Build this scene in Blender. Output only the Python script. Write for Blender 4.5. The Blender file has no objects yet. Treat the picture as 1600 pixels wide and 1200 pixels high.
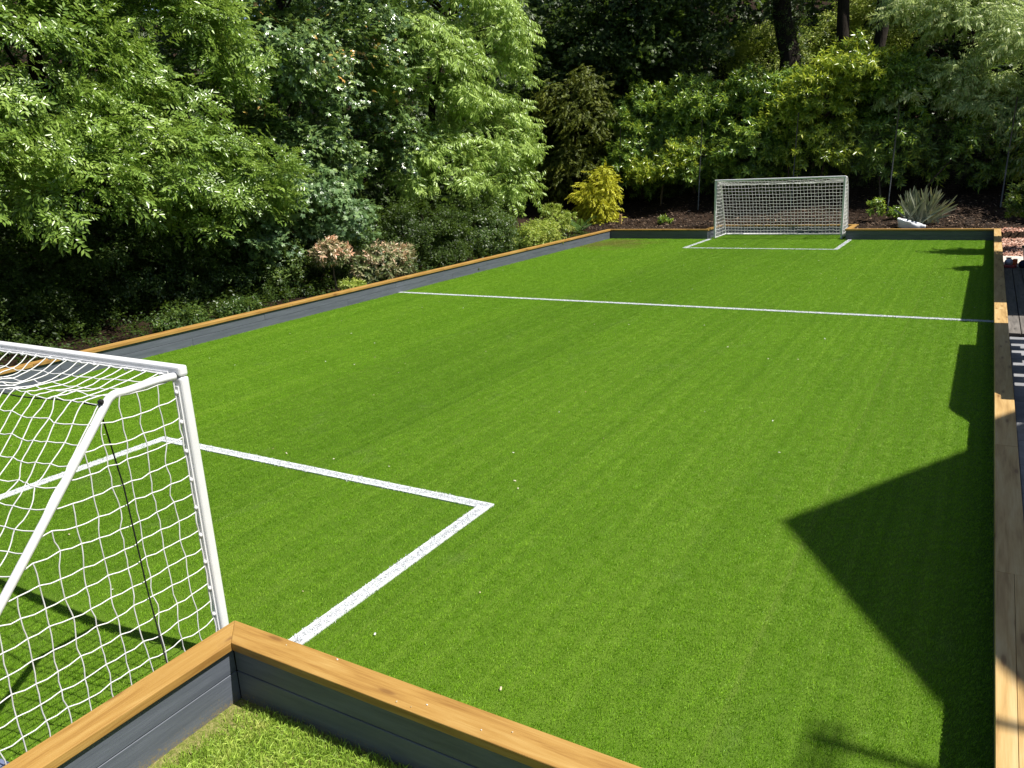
import bpy, bmesh, math, random
import numpy as np
from mathutils import Vector, Matrix

# ------------------------------------------------------------------ camera, sky, sun, exposure
SC = bpy.context.scene
COL = SC.collection
CAM_R = ((0.86111618, 0.09728695, -0.49901319),
         (0.50616584, -0.25613681, 0.82352297),
         (-0.04769761, -0.96173239, -0.26980688))
cam_data = bpy.data.cameras.new('camera')
cam = bpy.data.objects.new('camera', cam_data)
COL.objects.link(cam)
_m = Matrix(((CAM_R[0][0], -CAM_R[0][1], -CAM_R[0][2], 0.0),
             (CAM_R[1][0], -CAM_R[1][1], -CAM_R[1][2], 0.0),
             (CAM_R[2][0], -CAM_R[2][1], -CAM_R[2][2], 2.513),
             (0, 0, 0, 1)))
cam.matrix_world = _m
cam_data.sensor_width = 36.0
cam_data.lens = 36.0 * 1224.9 / 1600.0
cam_data.clip_end = 400
cam_data.clip_start = 0.05
SC.camera = cam

SUN_DIR = Vector((-0.59, -0.086, -1.0)).normalized()      # direction the light travels
world = bpy.data.worlds.new('World')
SC.world = world
world.use_nodes = True
wn = world.node_tree
wn.nodes.clear()
sky = wn.nodes.new('ShaderNodeTexSky')
sky.sky_type = 'NISHITA'
sky.sun_disc = False
sky.sun_elevation = math.asin(-SUN_DIR.z)
sky.sun_rotation = math.atan2(-SUN_DIR.x, -SUN_DIR.y)
bg = wn.nodes.new('ShaderNodeBackground')
bg.inputs['Strength'].default_value = 0.058
wo = wn.nodes.new('ShaderNodeOutputWorld')
wn.links.new(sky.outputs[0], bg.inputs[0])
wn.links.new(bg.outputs[0], wo.inputs[0])
sun_data = bpy.data.lights.new('sun', 'SUN')
sun_data.energy = 4.6
sun_data.angle = math.radians(0.53)
sun_data.color = (1.0, 0.955, 0.88)
sun = bpy.data.objects.new('sun', sun_data)
COL.objects.link(sun)
sun.rotation_euler = SUN_DIR.to_track_quat('-Z', 'Y').to_euler()
sun.location = (12, 4, 20)
SC.view_settings.view_transform = 'Standard'
SC.view_settings.look = 'None'
SC.view_settings.exposure = 0.80
SC.view_settings.gamma = 1.0
SC.view_settings.use_curve_mapping = False
SC.render.engine = 'CYCLES'
SC.cycles.max_bounces = 6
SC.cycles.diffuse_bounces = 3
SC.cycles.glossy_bounces = 2
SC.cycles.transmission_bounces = 4
SC.cycles.caustics_reflective = False
SC.cycles.caustics_refractive = False

rng = np.random.default_rng(7)
random.seed(7)

# ------------------------------------------------------------------ helpers
def link(o, parent=None):
    COL.objects.link(o)
    if parent is not None:
        o.parent = parent
    return o

def tag(o, label=None, cat=None, group=None, kind=None):
    if label: o['label'] = label
    if cat: o['category'] = cat
    if group: o['group'] = group
    if kind: o['kind'] = kind
    return o

def empty(name, loc=(0, 0, 0), rz=0.0):
    o = bpy.data.objects.new(name, None)
    o.empty_display_size = 0.2
    o.location = loc
    o.rotation_euler = (0, 0, rz)
    return link(o)

def mesh_np(name, V, T, mat, parent=None, attrs=None, smooth=False, loc=None):
    """one mesh object from numpy vertices and triangles"""
    V = np.asarray(V, np.float32); T = np.asarray(T, np.int32)
    me = bpy.data.meshes.new(name)
    k = T.shape[1]
    me.vertices.add(len(V)); me.vertices.foreach_set('co', V.ravel())
    me.loops.add(T.size); me.loops.foreach_set('vertex_index', T.ravel())
    me.polygons.add(len(T))
    me.polygons.foreach_set('loop_start', np.arange(0, T.size, k, dtype=np.int32))
    me.polygons.foreach_set('loop_total', np.full(len(T), k, np.int32))
    if smooth:
        me.polygons.foreach_set('use_smooth', np.ones(len(T), bool))
    for n, a in (attrs or {}).items():
        at = me.attributes.new(n, 'FLOAT', 'POINT')
        at.data.foreach_set('value', np.asarray(a, np.float32))
    me.update(calc_edges=True)
    if mat: me.materials.append(mat)
    o = bpy.data.objects.new(name, me)
    if loc is not None: o.location = loc
    return link(o, parent)

def mesh_bm(name, bm, mat, parent=None, smooth=False):
    me = bpy.data.meshes.new(name)
    bm.normal_update()
    bm.to_mesh(me); bm.free()
    if smooth:
        for p in me.polygons: p.use_smooth = True
    if mat: me.materials.append(mat)
    return link(bpy.data.objects.new(name, me), parent)

def bm_box(bm, x0, x1, y0, y1, z0, z1):
    v = [bm.verts.new(p) for p in ((x0,y0,z0),(x1,y0,z0),(x1,y1,z0),(x0,y1,z0),(x0,y0,z1),(x1,y0,z1),(x1,y1,z1),(x0,y1,z1))]
    for f in ((3,2,1,0),(4,5,6,7),(0,1,5,4),(1,2,6,5),(2,3,7,6),(3,0,4,7)):
        bm.faces.new([v[i] for i in f])

def bm_prism(bm, pts, z0, z1):
    a = [bm.verts.new((p[0], p[1], z0)) for p in pts]
    b = [bm.verts.new((p[0], p[1], z1)) for p in pts]
    n = len(pts)
    area = sum(pts[i][0]*pts[(i+1) % n][1]-pts[(i+1) % n][0]*pts[i][1] for i in range(n))
    if area < 0: a.reverse(); b.reverse()
    bm.faces.new(list(reversed(a))); bm.faces.new(b)
    for i in range(n):
        bm.faces.new((a[i], a[(i+1) % n], b[(i+1) % n], b[i]))

def bevel(bm, w, seg=1):
    bmesh.ops.bevel(bm, geom=list(bm.edges), offset=w, segments=seg, affect='EDGES', profile=0.5)

def box_obj(name, x0, x1, y0, y1, z0, z1, mat, parent=None, bev=0.0):
    bm = bmesh.new(); bm_box(bm, x0, x1, y0, y1, z0, z1)
    if bev: bevel(bm, bev)
    return mesh_bm(name, bm, mat, parent)

def tube_np(P, rad, sides=6, caps=True):
    """tapered tube through points: verts, tris"""
    P = np.asarray(P, float); n = len(P)
    rad = np.broadcast_to(np.asarray(rad, float), (n,))
    d = np.gradient(P, axis=0) if n > 2 else np.repeat((P[1:]-P[:1]), 2, 0)
    d /= np.linalg.norm(d, axis=1, keepdims=True)+1e-9
    ref = np.array([0, 0, 1.0]) if abs(d[:, 2]).mean() < .8 else np.array([1.0, 0, 0])
    u = np.cross(d, ref); u /= np.linalg.norm(u, axis=1, keepdims=True)+1e-9
    w = np.cross(d, u)
    a = np.arange(sides)*2*math.pi/sides
    V = P[:, None, :]+rad[:, None, None]*(np.cos(a)[None, :, None]*u[:, None, :]+np.sin(a)[None, :, None]*w[:, None, :])
    V = V.reshape(-1, 3)
    T = []
    for i in range(n-1):
        for j in range(sides):
            k = (j+1) % sides
            p, q, r, s = i*sides+j, i*sides+k, (i+1)*sides+k, (i+1)*sides+j
            T += [(p, q, r), (p, r, s)]
    if caps:
        for j in range(1, sides-1):
            T.append((0, j, j+1)); T.append(((n-1)*sides, (n-1)*sides+j+1, (n-1)*sides+j))
    return V, np.array(T)

class Acc:
    def __init__(s): s.V = []; s.T = []; s.n = 0
    def add(s, VT):
        s.V.append(VT[0]); s.T.append(np.asarray(VT[1])+s.n); s.n += len(VT[0])
    def get(s): return np.concatenate(s.V), np.concatenate(s.T)

# ------------------------------------------------------------------ materials
def new_mat(name):
    m = bpy.data.materials.new(name); m.use_nodes = True
    nt = m.node_tree; nt.nodes.clear()
    out = nt.nodes.new('ShaderNodeOutputMaterial')
    return m, nt, out

def N(nt, t, **kw):
    n = nt.nodes.new(t)
    for k, v in kw.items():
        if k in n.inputs.keys(): n.inputs[k].default_value = v
        else: setattr(n, k, v)
    return n

def L(nt, a, b): nt.links.new(a, b)

def ramp(nt, stops, interp='LINEAR'):
    r = nt.nodes.new('ShaderNodeValToRGB'); cr = r.color_ramp; cr.interpolation = interp
    while len(cr.elements) < len(stops): cr.elements.new(0.5)
    for e, (p, c) in zip(cr.elements, stops):
        e.position = p; e.color = (c[0], c[1], c[2], 1) if not isinstance(c, (int, float)) else (c, c, c, 1)
    return r

def mapped(nt, scale, coord='Object', rand=True):
    tc = nt.nodes.new('ShaderNodeTexCoord')
    src = tc.outputs[coord]
    if rand:
        oi = nt.nodes.new('ShaderNodeObjectInfo')
        ad = N(nt, 'ShaderNodeVectorMath', operation='MULTIPLY_ADD')
        L(nt, oi.outputs['Random'], ad.inputs[0]); ad.inputs[1].default_value = (37, 19, 53)
        L(nt, src, ad.inputs[2]); src = ad.outputs[0]
    mp = nt.nodes.new('ShaderNodeMapping'); mp.inputs['Scale'].default_value = scale
    L(nt, src, mp.inputs['Vector'])
    return mp.outputs[0]

def noise(nt, vec, scale, detail=4, rough=.55, dist=0.0):
    n = N(nt, 'ShaderNodeTexNoise'); n.inputs['Scale'].default_value = scale
    n.inputs['Detail'].default_value = detail; n.inputs['Roughness'].default_value = rough
    n.inputs['Distortion'].default_value = dist
    if vec is not None: L(nt, vec, n.inputs['Vector'])
    return n

def mixc(nt, fac, a, b, mode='MIX'):
    m = nt.nodes.new('ShaderNodeMix'); m.data_type = 'RGBA'; m.blend_type = mode
    for v, i in ((fac, 0), (a, 6), (b, 7)):
        if hasattr(v, 'links'): L(nt, v, m.inputs[i])
        elif i == 0: m.inputs[0].default_value = v
        else: m.inputs[i].default_value = (*v, 1)
    return m.outputs[2]

def principled(nt, out, base, rough=.6, spec=.4, bump=None, bump_s=.3, bump_d=.01, rough_sock=None):
    p = nt.nodes.new('ShaderNodeBsdfPrincipled')
    if hasattr(base, 'links'): L(nt, base, p.inputs['Base Color'])
    else: p.inputs['Base Color'].default_value = (*base, 1)
    p.inputs['Roughness'].default_value = rough
    p.inputs['Specular IOR Level'].default_value = spec
    if rough_sock is not None: L(nt, rough_sock, p.inputs['Roughness'])
    if bump is not None:
        b = nt.nodes.new('ShaderNodeBump'); b.inputs['Strength'].default_value = bump_s; b.inputs['Distance'].default_value = bump_d
        L(nt, bump, b.inputs['Height']); L(nt, b.outputs[0], p.inputs['Normal'])
    if out is not None: L(nt, p.outputs[0], out.inputs[0])
    return p

def leaf_mat(name, stops, transl=(.30, .45, .06), tfac=.35, rough=.38, spec=.5, gain=1.0):
    m, nt, out = new_mat(name)
    at = N(nt, 'ShaderNodeAttribute', attribute_name='tint')
    stops = [(p_, tuple(min(.8, v_*gain) for v_ in c_)) for p_, c_ in stops]
    r = ramp(nt, stops); L(nt, at.outputs['Fac'], r.inputs[0])
    p = principled(nt, None, r.outputs[0], rough, spec)
    tr = nt.nodes.new('ShaderNodeBsdfTranslucent')
    tc = mixc(nt, .55, r.outputs[0], transl)
    L(nt, tc, tr.inputs[0])
    mx = nt.nodes.new('ShaderNodeMixShader'); mx.inputs[0].default_value = tfac
    L(nt, p.outputs[0], mx.inputs[1]); L(nt, tr.outputs[0], mx.inputs[2]); L(nt, mx.outputs[0], out.inputs[0])
    return m

def timber_mat(name, c_dark, c_mid, c_light, knot=(.16, .07, .02)):
    m, nt, out = new_mat(name)
    v = mapped(nt, (1.1, 13, 13))
    n1 = noise(nt, v, 1.5, 5, .6, .6)
    v2 = mapped(nt, (3, 90, 90))
    n2 = noise(nt, v2, 1.6, 3, .6)
    r = ramp(nt, [(.3, c_dark), (.5, c_mid), (.72, c_light)])
    mm = N(nt, 'ShaderNodeMath', operation='MULTIPLY_ADD'); L(nt, n2.outputs[0], mm.inputs[0]); mm.inputs[1].default_value = .35
    m2 = N(nt, 'ShaderNodeMath', operation='SUBTRACT'); L(nt, n1.outputs[0], m2.inputs[0]); m2.inputs[1].default_value = .17
    L(nt, m2.outputs[0], mm.inputs[2]); L(nt, mm.outputs[0], r.inputs[0])
    vk = mapped(nt, (1.5, 6.5, 6.5))
    vo = N(nt, 'ShaderNodeTexVoronoi', feature='F1', voronoi_dimensions='2D'); vo.inputs['Scale'].default_value = 1.0; L(nt, vk, vo.inputs['Vector'])
    kr = ramp(nt, [(.03, .7), (.055, .6), (.085, .18), (.17, 0.0)]); L(nt, vo.outputs['Distance'], kr.inputs[0])
    c = mixc(nt, kr.outputs[0], r.outputs[0], knot)
    vl = mapped(nt, (.8, 2, 2)); nl = noise(nt, vl, 1.3, 3)
    c = mixc(nt, nl.outputs[0], mixc(nt, .35, c, (.45, .33, .18), 'MULTIPLY'), c)
    principled(nt, out, c, .55, .35, n2.outputs[0], .35, .004)
    return m

def painted_mat(name, c0, c1, scratch):
    m, nt, out = new_mat(name)
    v = mapped(nt, (1.0, 12, 12)); n1 = noise(nt, v, 2.0, 5, .65, .4)
    r = ramp(nt, [(.3, c0), (.7, c1)]); L(nt, n1.outputs[0], r.inputs[0])
    v2 = mapped(nt, (5, 70, 70)); n2 = noise(nt, v2, 1.5, 3, .7)
    s = ramp(nt, [(.70, 0.0), (.78, .6)]); L(nt, n2.outputs[0], s.inputs[0])
    c = mixc(nt, s.outputs[0], r.outputs[0], scratch)
    # dried grass and soil splashed along the foot of the boards
    geo = nt.nodes.new('ShaderNodeNewGeometry'); sx = nt.nodes.new('ShaderNodeSeparateXYZ'); L(nt, geo.outputs['Position'], sx.inputs[0])
    ng = noise(nt, geo.outputs['Position'], 80, 3, .7, 1.2)
    ad = N(nt, 'ShaderNodeMath', operation='MULTIPLY_ADD'); L(nt, sx.outputs[2], ad.inputs[0]); ad.inputs[1].default_value = -2.6; L(nt, ng.outputs[0], ad.inputs[2])
    rr = ramp(nt, [(.55, 0.0), (.66, .85)]); L(nt, ad.outputs[0], rr.inputs[0])
    c = mixc(nt, rr.outputs[0], c, (.19, .15, .08))
    principled(nt, out, c, .5, .4, n2.outputs[0], .4, .004)
    return m

def plain_mat(name, col, rough=.5, spec=.4, var=.0, vscale=4, metallic=0.0, bump=0.0):
    m, nt, out = new_mat(name)
    v = mapped(nt, (1, 1, 1)); n = noise(nt, v, vscale, 5, .6)
    a = tuple(c*(1-var) for c in col); b = tuple(min(1, c*(1+var)) for c in col)
    r = ramp(nt, [(.3, a), (.7, b)]); L(nt, n.outputs[0], r.inputs[0])
    p = principled(nt, out, r.outputs[0], rough, spec, n.outputs[0] if bump else None, bump, .01)
    p.inputs['Metallic'].default_value = metallic
    return m

M = {}
M['timber'] = timber_mat('timber_cap', (.275, .142, .034), (.385, .222, .058), (.46, .295, .095))
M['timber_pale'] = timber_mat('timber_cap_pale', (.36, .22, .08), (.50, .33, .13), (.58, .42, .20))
M['paint'] = painted_mat('slate_paint', (.072, .082, .102), (.115, .128, .155), (.28, .28, .28))
M['core'] = plain_mat('dark_frame', (.012, .012, .013), .8)
M['white'] = plain_mat('white_coating', (.70, .70, .71), .35, .5, .05, 8)
M['net'] = plain_mat('white_cord', (.66, .66, .65), .7, .2, .05, 20)
M['black_cord'] = plain_mat('black_cord', (.012, .012, .012), .7, .2)
M['black_net'] = plain_mat('black_net', (.014, .015, .014), .7, .2)
M['dark_metal'] = plain_mat('dark_metal', (.035, .038, .038), .45, .5, .2)
M['post_metal'] = plain_mat('grey_metal', (.075, .08, .08), .45, .5, .2)
M['soil'] = plain_mat('soil', (.05, .032, .02), .95, .1, .5, 14, bump=.8)

def bark_mat(name, a, b):
    m, nt, out = new_mat(name)
    v = mapped(nt, (9, 9, 1.6)); n = noise(nt, v, 1.6, 6, .7, .3)
    r = ramp(nt, [(.3, a), (.7, b)]); L(nt, n.outputs[0], r.inputs[0])
    principled(nt, out, r.outputs[0], .9, .15, n.outputs[0], 1.0, .03)
    return m
M['bark'] = bark_mat('bark', (.012, .010, .008), (.048, .038, .028))
M['twig'] = bark_mat('twig_bark', (.06, .045, .03), (.16, .13, .10))

# leaves
M['ash'] = leaf_mat('ash_leaf', [(0, (.045, .085, .014)), (.5, (.115, .180, .030)), (1, (.23, .30, .07))], (.36, .50, .06), .28, .30, .65, gain=1.8)
M['maple'] = leaf_mat('maple_leaf', [(0, (.028, .055, .018)), (.5, (.070, .115, .034)), (.95, (.15, .20, .06)), (.985, (.28, .17, .04)), (1, (.36, .20, .06))], (.24, .36, .05), .22, .25, .8, gain=2.0)
M['hazel'] = leaf_mat('blue_green_leaf', [(0, (.04, .08, .03)), (.5, (.095, .16, .062)), (1, (.20, .29, .12))], (.28, .42, .08), .3, .36, .5, gain=1.45)
M['lance'] = leaf_mat('pale_lance_leaf', [(0, (.10, .155, .030)), (.5, (.23, .335, .070)), (1, (.40, .51, .14))], (.48, .62, .10), .32, .36, .55, gain=1.3)
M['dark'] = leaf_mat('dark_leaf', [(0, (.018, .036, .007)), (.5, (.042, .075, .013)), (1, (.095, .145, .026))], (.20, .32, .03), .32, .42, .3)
M['ivy'] = leaf_mat('ivy_leaf', [(0, (.022, .050, .011)), (.5, (.060, .110, .022)), (1, (.15, .21, .045))], (.26, .38, .04), .28, .36, .38)
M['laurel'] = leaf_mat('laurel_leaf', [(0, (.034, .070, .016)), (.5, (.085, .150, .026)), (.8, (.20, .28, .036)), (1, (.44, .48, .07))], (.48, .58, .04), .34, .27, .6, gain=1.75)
M['laurel_sun'] = leaf_mat('sunlit_young_laurel_leaf', [(0, (.05, .10, .018)), (.4, (.13, .21, .03)), (.7, (.36, .44, .05)), (1, (.66, .68, .12))], (.66, .72, .05), .42, .27, .6, gain=1.25)  # laurel copy: yellow new growth, with sunlight also brightened into the colours
M['silver'] = leaf_mat('silver_green_leaf', [(0, (.10, .145, .05)), (.5, (.25, .32, .12)), (1, (.46, .52, .25))], (.50, .60, .18), .42, .36, .5, gain=1.7)
M['gold'] = leaf_mat('golden_frond', [(0, (.20, .21, .02)), (.5, (.48, .50, .03)), (1, (.74, .70, .08))], (.70, .64, .03), .35, .5, .3)
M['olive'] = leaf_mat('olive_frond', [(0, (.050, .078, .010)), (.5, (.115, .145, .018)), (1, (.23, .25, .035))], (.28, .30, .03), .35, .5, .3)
M['lime'] = leaf_mat('lime_leaf', [(0, (.12, .19, .025)), (.5, (.26, .33, .05)), (1, (.46, .48, .14))], (.42, .52, .06), .35, .45, .4, gain=1.2)
M['photinia'] = leaf_mat('photinia_leaf', [(0, (.04, .075, .02)), (.34, (.13, .18, .06)), (.56, (.32, .32, .16)), (.76, (.62, .46, .30)), (1, (.68, .37, .23))], (.40, .32, .12), .22, .34, .5)
M['bay'] = leaf_mat('bay_leaf', [(0, (.03, .06, .012)), (.5, (.065, .11, .02)), (1, (.14, .18, .035))], (.28, .36, .04), .28, .25, .6)
M['fern'] = leaf_mat('fern_frond', [(0, (.04, .10, .025)), (1, (.12, .22, .06))], (.25, .40, .06), .35, .5, .3)
M['phormium'] = leaf_mat('strap_leaf', [(0, (.13, .16, .11)), (.5, (.27, .30, .21)), (.85, (.42, .43, .29)), (1, (.55, .47, .18))], (.34, .36, .15), .2, .4, .45)

# ------------------------------------------------------------------ layout of the pitch
XL, XR, YN, YF = -10.605, 0.305, 2.24, 24.155          # centre lines of the timber walls
RXL, RXR, NRX = -7.355, -3.295, -3.085                # goal recesses
RYF, RYN = 25.60, 0.42
CAPW, CAPT, TOP = 0.15, 0.045, 0.30
perim = [(XL, YN), (XL, YF), (RXL, YF), (RXL, RYF), (RXR, RYF), (RXR, YF), (XR, YF), (XR, YN), (NRX, YN), (NRX, RYN), (RXL, RYN), (RXL, YN)]

def inside(x, y):
    c = (x > XL) & (x < XR) & (y > YN) & (y < YF)
    c |= (x > RXL) & (x < RXR) & (y >= YF-.1) & (y < RYF)
    c |= (x > RXL) & (x < NRX) & (y <= YN+.1) & (y > RYN)
    return c

# ---- terrain
def ground_z(x, y):
    tl = np.maximum(0, XL-x); tf = np.maximum(0, y-YF)
    zl = .10+.02*tl+.62*np.clip(tl-8.5, 0, 16)
    zf = .20+.10*np.minimum(tf, 2.2)+.26*np.clip(tf-2.2, 0, 9)+.62*np.clip(tf-11, 0, 17)
    z = np.where(tf > 0, zf, np.where(x > XR, .04, -.06))
    z = np.where(tl > 0, np.maximum(zl, np.where(tf > 0, zf, 0)), z)
    rough = .05*np.sin(1.7*x+.6*y)+.05*np.sin(.9*y-1.3*x+2)+.03*np.sin(4.1*x)*np.sin(3.7*y)
    z = z+np.where((tl > .3) | (tf > .6), rough, 0)
    return np.where(inside(x, y), -.16, z)

def lines(a, b, step, extra):
    e = np.arange(a, b+1e-6, step).tolist()+[v+d for v in extra for d in (-.03, .03)]
    return np.unique(np.round(e, 3))
gx = np.concatenate([np.arange(-90, -26, 4.), lines(-26, 6, .5, [XL, XR, RXL, RXR, NRX]), np.arange(8, 91, 4.)])
gy = np.concatenate([np.arange(-60, -4, 4.), lines(-4, 40, .5, [YN, YF, RYF, RYN]), np.arange(42, 121, 4.)])
GX, GY = np.meshgrid(gx, gy, indexing='ij')
GZ = ground_z(GX, GY)
idx = np.arange(GX.size).reshape(GX.shape)
Q = np.stack([idx[:-1, :-1], idx[1:, :-1], idx[1:, 1:], idx[:-1, 1:]], -1).reshape(-1, 4)

m, nt, out = new_mat('garden_soil')
geo = nt.nodes.new('ShaderNodeNewGeometry')
n1 = noise(nt, geo.outputs['Position'], 22, 6, .7); n2 = noise(nt, geo.outputs['Position'], .9, 4, .6)
r1 = ramp(nt, [(.30, (.010, .007, .005)), (.52, (.034, .021, .013)), (.68, (.075, .046, .03)), (.80, (.16, .11, .075))]); L(nt, n1.outputs[0], r1.inputs[0])
r2 = ramp(nt, [(.3, .55), (.7, 1.0)]); L(nt, n2.outputs[0], r2.inputs[0])
principled(nt, out, mixc(nt, 1.0, r1.outputs[0], r2.outputs[0], 'MULTIPLY'), .95, .1, n1.outputs[0], 1.0, .05)
M['ground'] = m
ground = mesh_np('ground', np.stack([GX, GY, GZ], -1).reshape(-1, 3), Q, M['ground'], smooth=True)
tag(ground, 'brown bark mulched garden ground and bank round the pitch', kind='structure')

# ---- turf
LW = 0.10
marks = {                                             # painted line rectangles x0,x1,y0,y1
    'half': [(XL+.055, XR-.055, 12.96, 12.96+LW)],
    'near': [(-7.0, -3.03, 4.55, 4.55+LW), (-3.03-LW, -3.03, 2.30, 4.55), (-7.0, -7.0+LW, 2.30, 4.55)],
    'far': [(-7.27, -3.17, 21.62, 21.62+LW), (-7.27, -7.27+LW, 21.62+LW, 24.09), (-3.17-LW, -3.17, 21.62+LW, 24.09)],
}
def on_mark(x, y):
    c = np.zeros(x.shape, bool)
    for rs in marks.values():
        for a, b, p, q in rs: c |= (x > a) & (x < b) & (y > p) & (y < q)
    return c

def turf_color(nt):
    geo = nt.nodes.new('ShaderNodeNewGeometry')
    mp = nt.nodes.new('ShaderNodeMapping'); mp.inputs['Scale'].default_value = (9.0, .06, 1); L(nt, geo.outputs['Position'], mp.inputs[0])
    streak = noise(nt, mp.outputs[0], 1.0, 3, .6)
    blot = noise(nt, geo.outputs['Position'], .35, 3, .5)
    a = ramp(nt, [(.30, (.188, .380, .018)), (.52, (.222, .425, .024)), (.74, (.268, .468, .038))]); L(nt, streak.outputs[0], a.inputs[0])
    b = ramp(nt, [(.3, (.93, .95, .93)), (.7, (1.05, 1.03, 1.0))]); L(nt, blot.outputs[0], b.inputs[0])
    c = mixc(nt, 1.0, a.outputs[0], b.outputs[0], 'MULTIPLY')
    sp = nt.nodes.new('ShaderNodeSeparateXYZ'); L(nt, geo.outputs['Position'], sp.inputs[0])
    wob = N(nt, 'ShaderNodeMath', operation='MULTIPLY_ADD'); L(nt, sp.outputs[0], wob.inputs[0]); wob.inputs[1].default_value = .5; wob.inputs[2].default_value = 7.42
    fl = N(nt, 'ShaderNodeMath', operation='FLOOR'); L(nt, wob.outputs[0], fl.inputs[0])
    wh = nt.nodes.new('ShaderNodeTexWhiteNoise'); wh.noise_dimensions = '1D'; L(nt, fl.outputs[0], wh.inputs['W'])
    rb = ramp(nt, [(0, (.90, .92, .9)), (1, (1.06, 1.05, 1.05))]); L(nt, wh.outputs['Value'], rb.inputs[0])      # each roll of turf has its own shade
    c = mixc(nt, 1.0, c, rb.outputs[0], 'MULTIPLY')
    fr_ = N(nt, 'ShaderNodeMath', operation='FRACT'); L(nt, wob.outputs[0], fr_.inputs[0])
    rs = ramp(nt, [(0, .30), (.010, .30), (.016, 0.0), (1, 0.0)]); L(nt, fr_.outputs[0], rs.inputs[0])            # seam between rolls
    c = mixc(nt, rs.outputs[0], c, (.30, .43, .07))
    wv = N(nt, 'ShaderNodeMath', operation='SINE'); wm = N(nt, 'ShaderNodeMath', operation='MULTIPLY'); L(nt, sp.outputs[0], wm.inputs[0]); wm.inputs[1].default_value = 57.0
    L(nt, wm.outputs[0], wv.inputs[0]); wr_ = ramp(nt, [(0, .96), (1, 1.03)])
    wq = N(nt, 'ShaderNodeMath', operation='MULTIPLY_ADD'); L(nt, wv.outputs[0], wq.inputs[0]); wq.inputs[1].default_value = .5; wq.inputs[2].default_value = .5
    L(nt, wq.outputs[0], wr_.inputs[0]); c = mixc(nt, 1.0, c, wr_.outputs[0], 'MULTIPLY')
    sm = nt.nodes.new('ShaderNodeMapping'); sm.inputs['Scale'].default_value = (1.6, .8, 1); sm.inputs['Rotation'].default_value = (0, 0, .5); L(nt, geo.outputs['Position'], sm.inputs[0])
    sn = noise(nt, sm.outputs[0], 1.1, 5, .68, .7); sr = ramp(nt, [(.60, 0.0), (.74, .38)]); L(nt, sn.outputs[0], sr.inputs[0])   # scuffed, flattened pile
    c = mixc(nt, sr.outputs[0], c, (.24, .36, .09))
    # straw coloured wear in the far left corner
    vd = N(nt, 'ShaderNodeVectorMath', operation='DISTANCE'); L(nt, geo.outputs['Position'], vd.inputs[0]); vd.inputs[1].default_value = (-10.0, 22.6, 0)
    w = N(nt, 'ShaderNodeMath', operation='MULTIPLY_ADD'); L(nt, vd.outputs['Value'], w.inputs[0]); w.inputs[1].default_value = -.22; w.inputs[2].default_value = .42
    w2 = N(nt, 'ShaderNodeMath', operation='ADD'); L(nt, w.outputs[0], w2.inputs[0])
    wn_ = noise(nt, geo.outputs['Position'], 1.6, 4, .65); L(nt, wn_.outputs[0], w2.inputs[1])
    wr = ramp(nt, [(.52, 0.0), (.85, .75)]); L(nt, w2.outputs[0], wr.inputs[0])
    return mixc(nt, wr.outputs[0], c, (.27, .22, .07)), geo

m, nt, out = new_mat('turf_backing')
c, geo = turf_color(nt)
nf = noise(nt, geo.outputs['Position'], 160, 3, .7)
rf = ramp(nt, [(.3, .20), (.7, .55)]); L(nt, nf.outputs[0], rf.inputs[0])  # backing darkened so the gaps in the pile look shaded
principled(nt, out, mixc(nt, 1.0, c, rf.outputs[0], 'MULTIPLY'), .8, .2, nf.outputs[0], .8, .01)
M['turf'] = m

def blade_mat(name, color_fn, transl, tfac=.25, rough=.45):
    m, nt, out = new_mat(name)
    c = color_fn(nt)
    at = N(nt, 'ShaderNodeAttribute', attribute_name='tint')
    oi = nt.nodes.new('ShaderNodeObjectInfo')
    ad = N(nt, 'ShaderNodeMath', operation='MULTIPLY_ADD'); L(nt, at.outputs['Fac'], ad.inputs[0]); ad.inputs[1].default_value = .86
    mr = N(nt, 'ShaderNodeMath', operation='MULTIPLY'); L(nt, oi.outputs['Random'], mr.inputs[0]); mr.inputs[1].default_value = .14
    L(nt, mr.outputs[0], ad.inputs[2])
    r = ramp(nt, [(0, (.62, .66, .5)), (.6, (1.0, 1.0, 1.0)), (.9, (1.5, 1.38, 1.5)), (1, (2.3, 1.9, 3.0))]); L(nt, ad.outputs[0], r.inputs[0])
    c2 = mixc(nt, 1.0, c, r.outputs[0], 'MULTIPLY')
    p = principled(nt, None, c2, rough, .35)
    tr = nt.nodes.new('ShaderNodeBsdfTranslucent'); L(nt, mixc(nt, .5, c2, transl), tr.inputs[0])
    mx = nt.nodes.new('ShaderNodeMixShader'); mx.inputs[0].default_value = tfac
    L(nt, p.outputs[0], mx.inputs[1]); L(nt, tr.outputs[0], mx.inputs[2]); L(nt, mx.outputs[0], out.inputs[0])
    return m
M['blade'] = blade_mat('turf_blade', lambda nt: turf_color(nt)[0], (.32, .56, .02), .35)

def white_color(nt):
    geo = nt.nodes.new('ShaderNodeNewGeometry'); n = noise(nt, geo.outputs['Position'], 40, 3, .7)
    r = ramp(nt, [(.25, (.52, .56, .55)), (.45, (.60, .62, .64))]); L(nt, n.outputs[0], r.inputs[0]); return r.outputs[0]
m, nt, out = new_mat('white_blade')
principled(nt, out, white_color(nt), .6, .3)
M['white_blade'] = m

turf = bmesh.new()
for (a, b, p, q) in ((XL, XR, YN, YF), (RXL, RXR, YF, RYF), (RXL, NRX, RYN, YN)):
    v = [turf.verts.new(t) for t in ((a, p, 0), (b, p, 0), (b, q, 0), (a, q, 0))]; turf.faces.new(v)
turf = mesh_bm('turf', turf, M['turf'])
tag(turf, 'bright green artificial turf of the football pitch', kind='structure')

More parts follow.
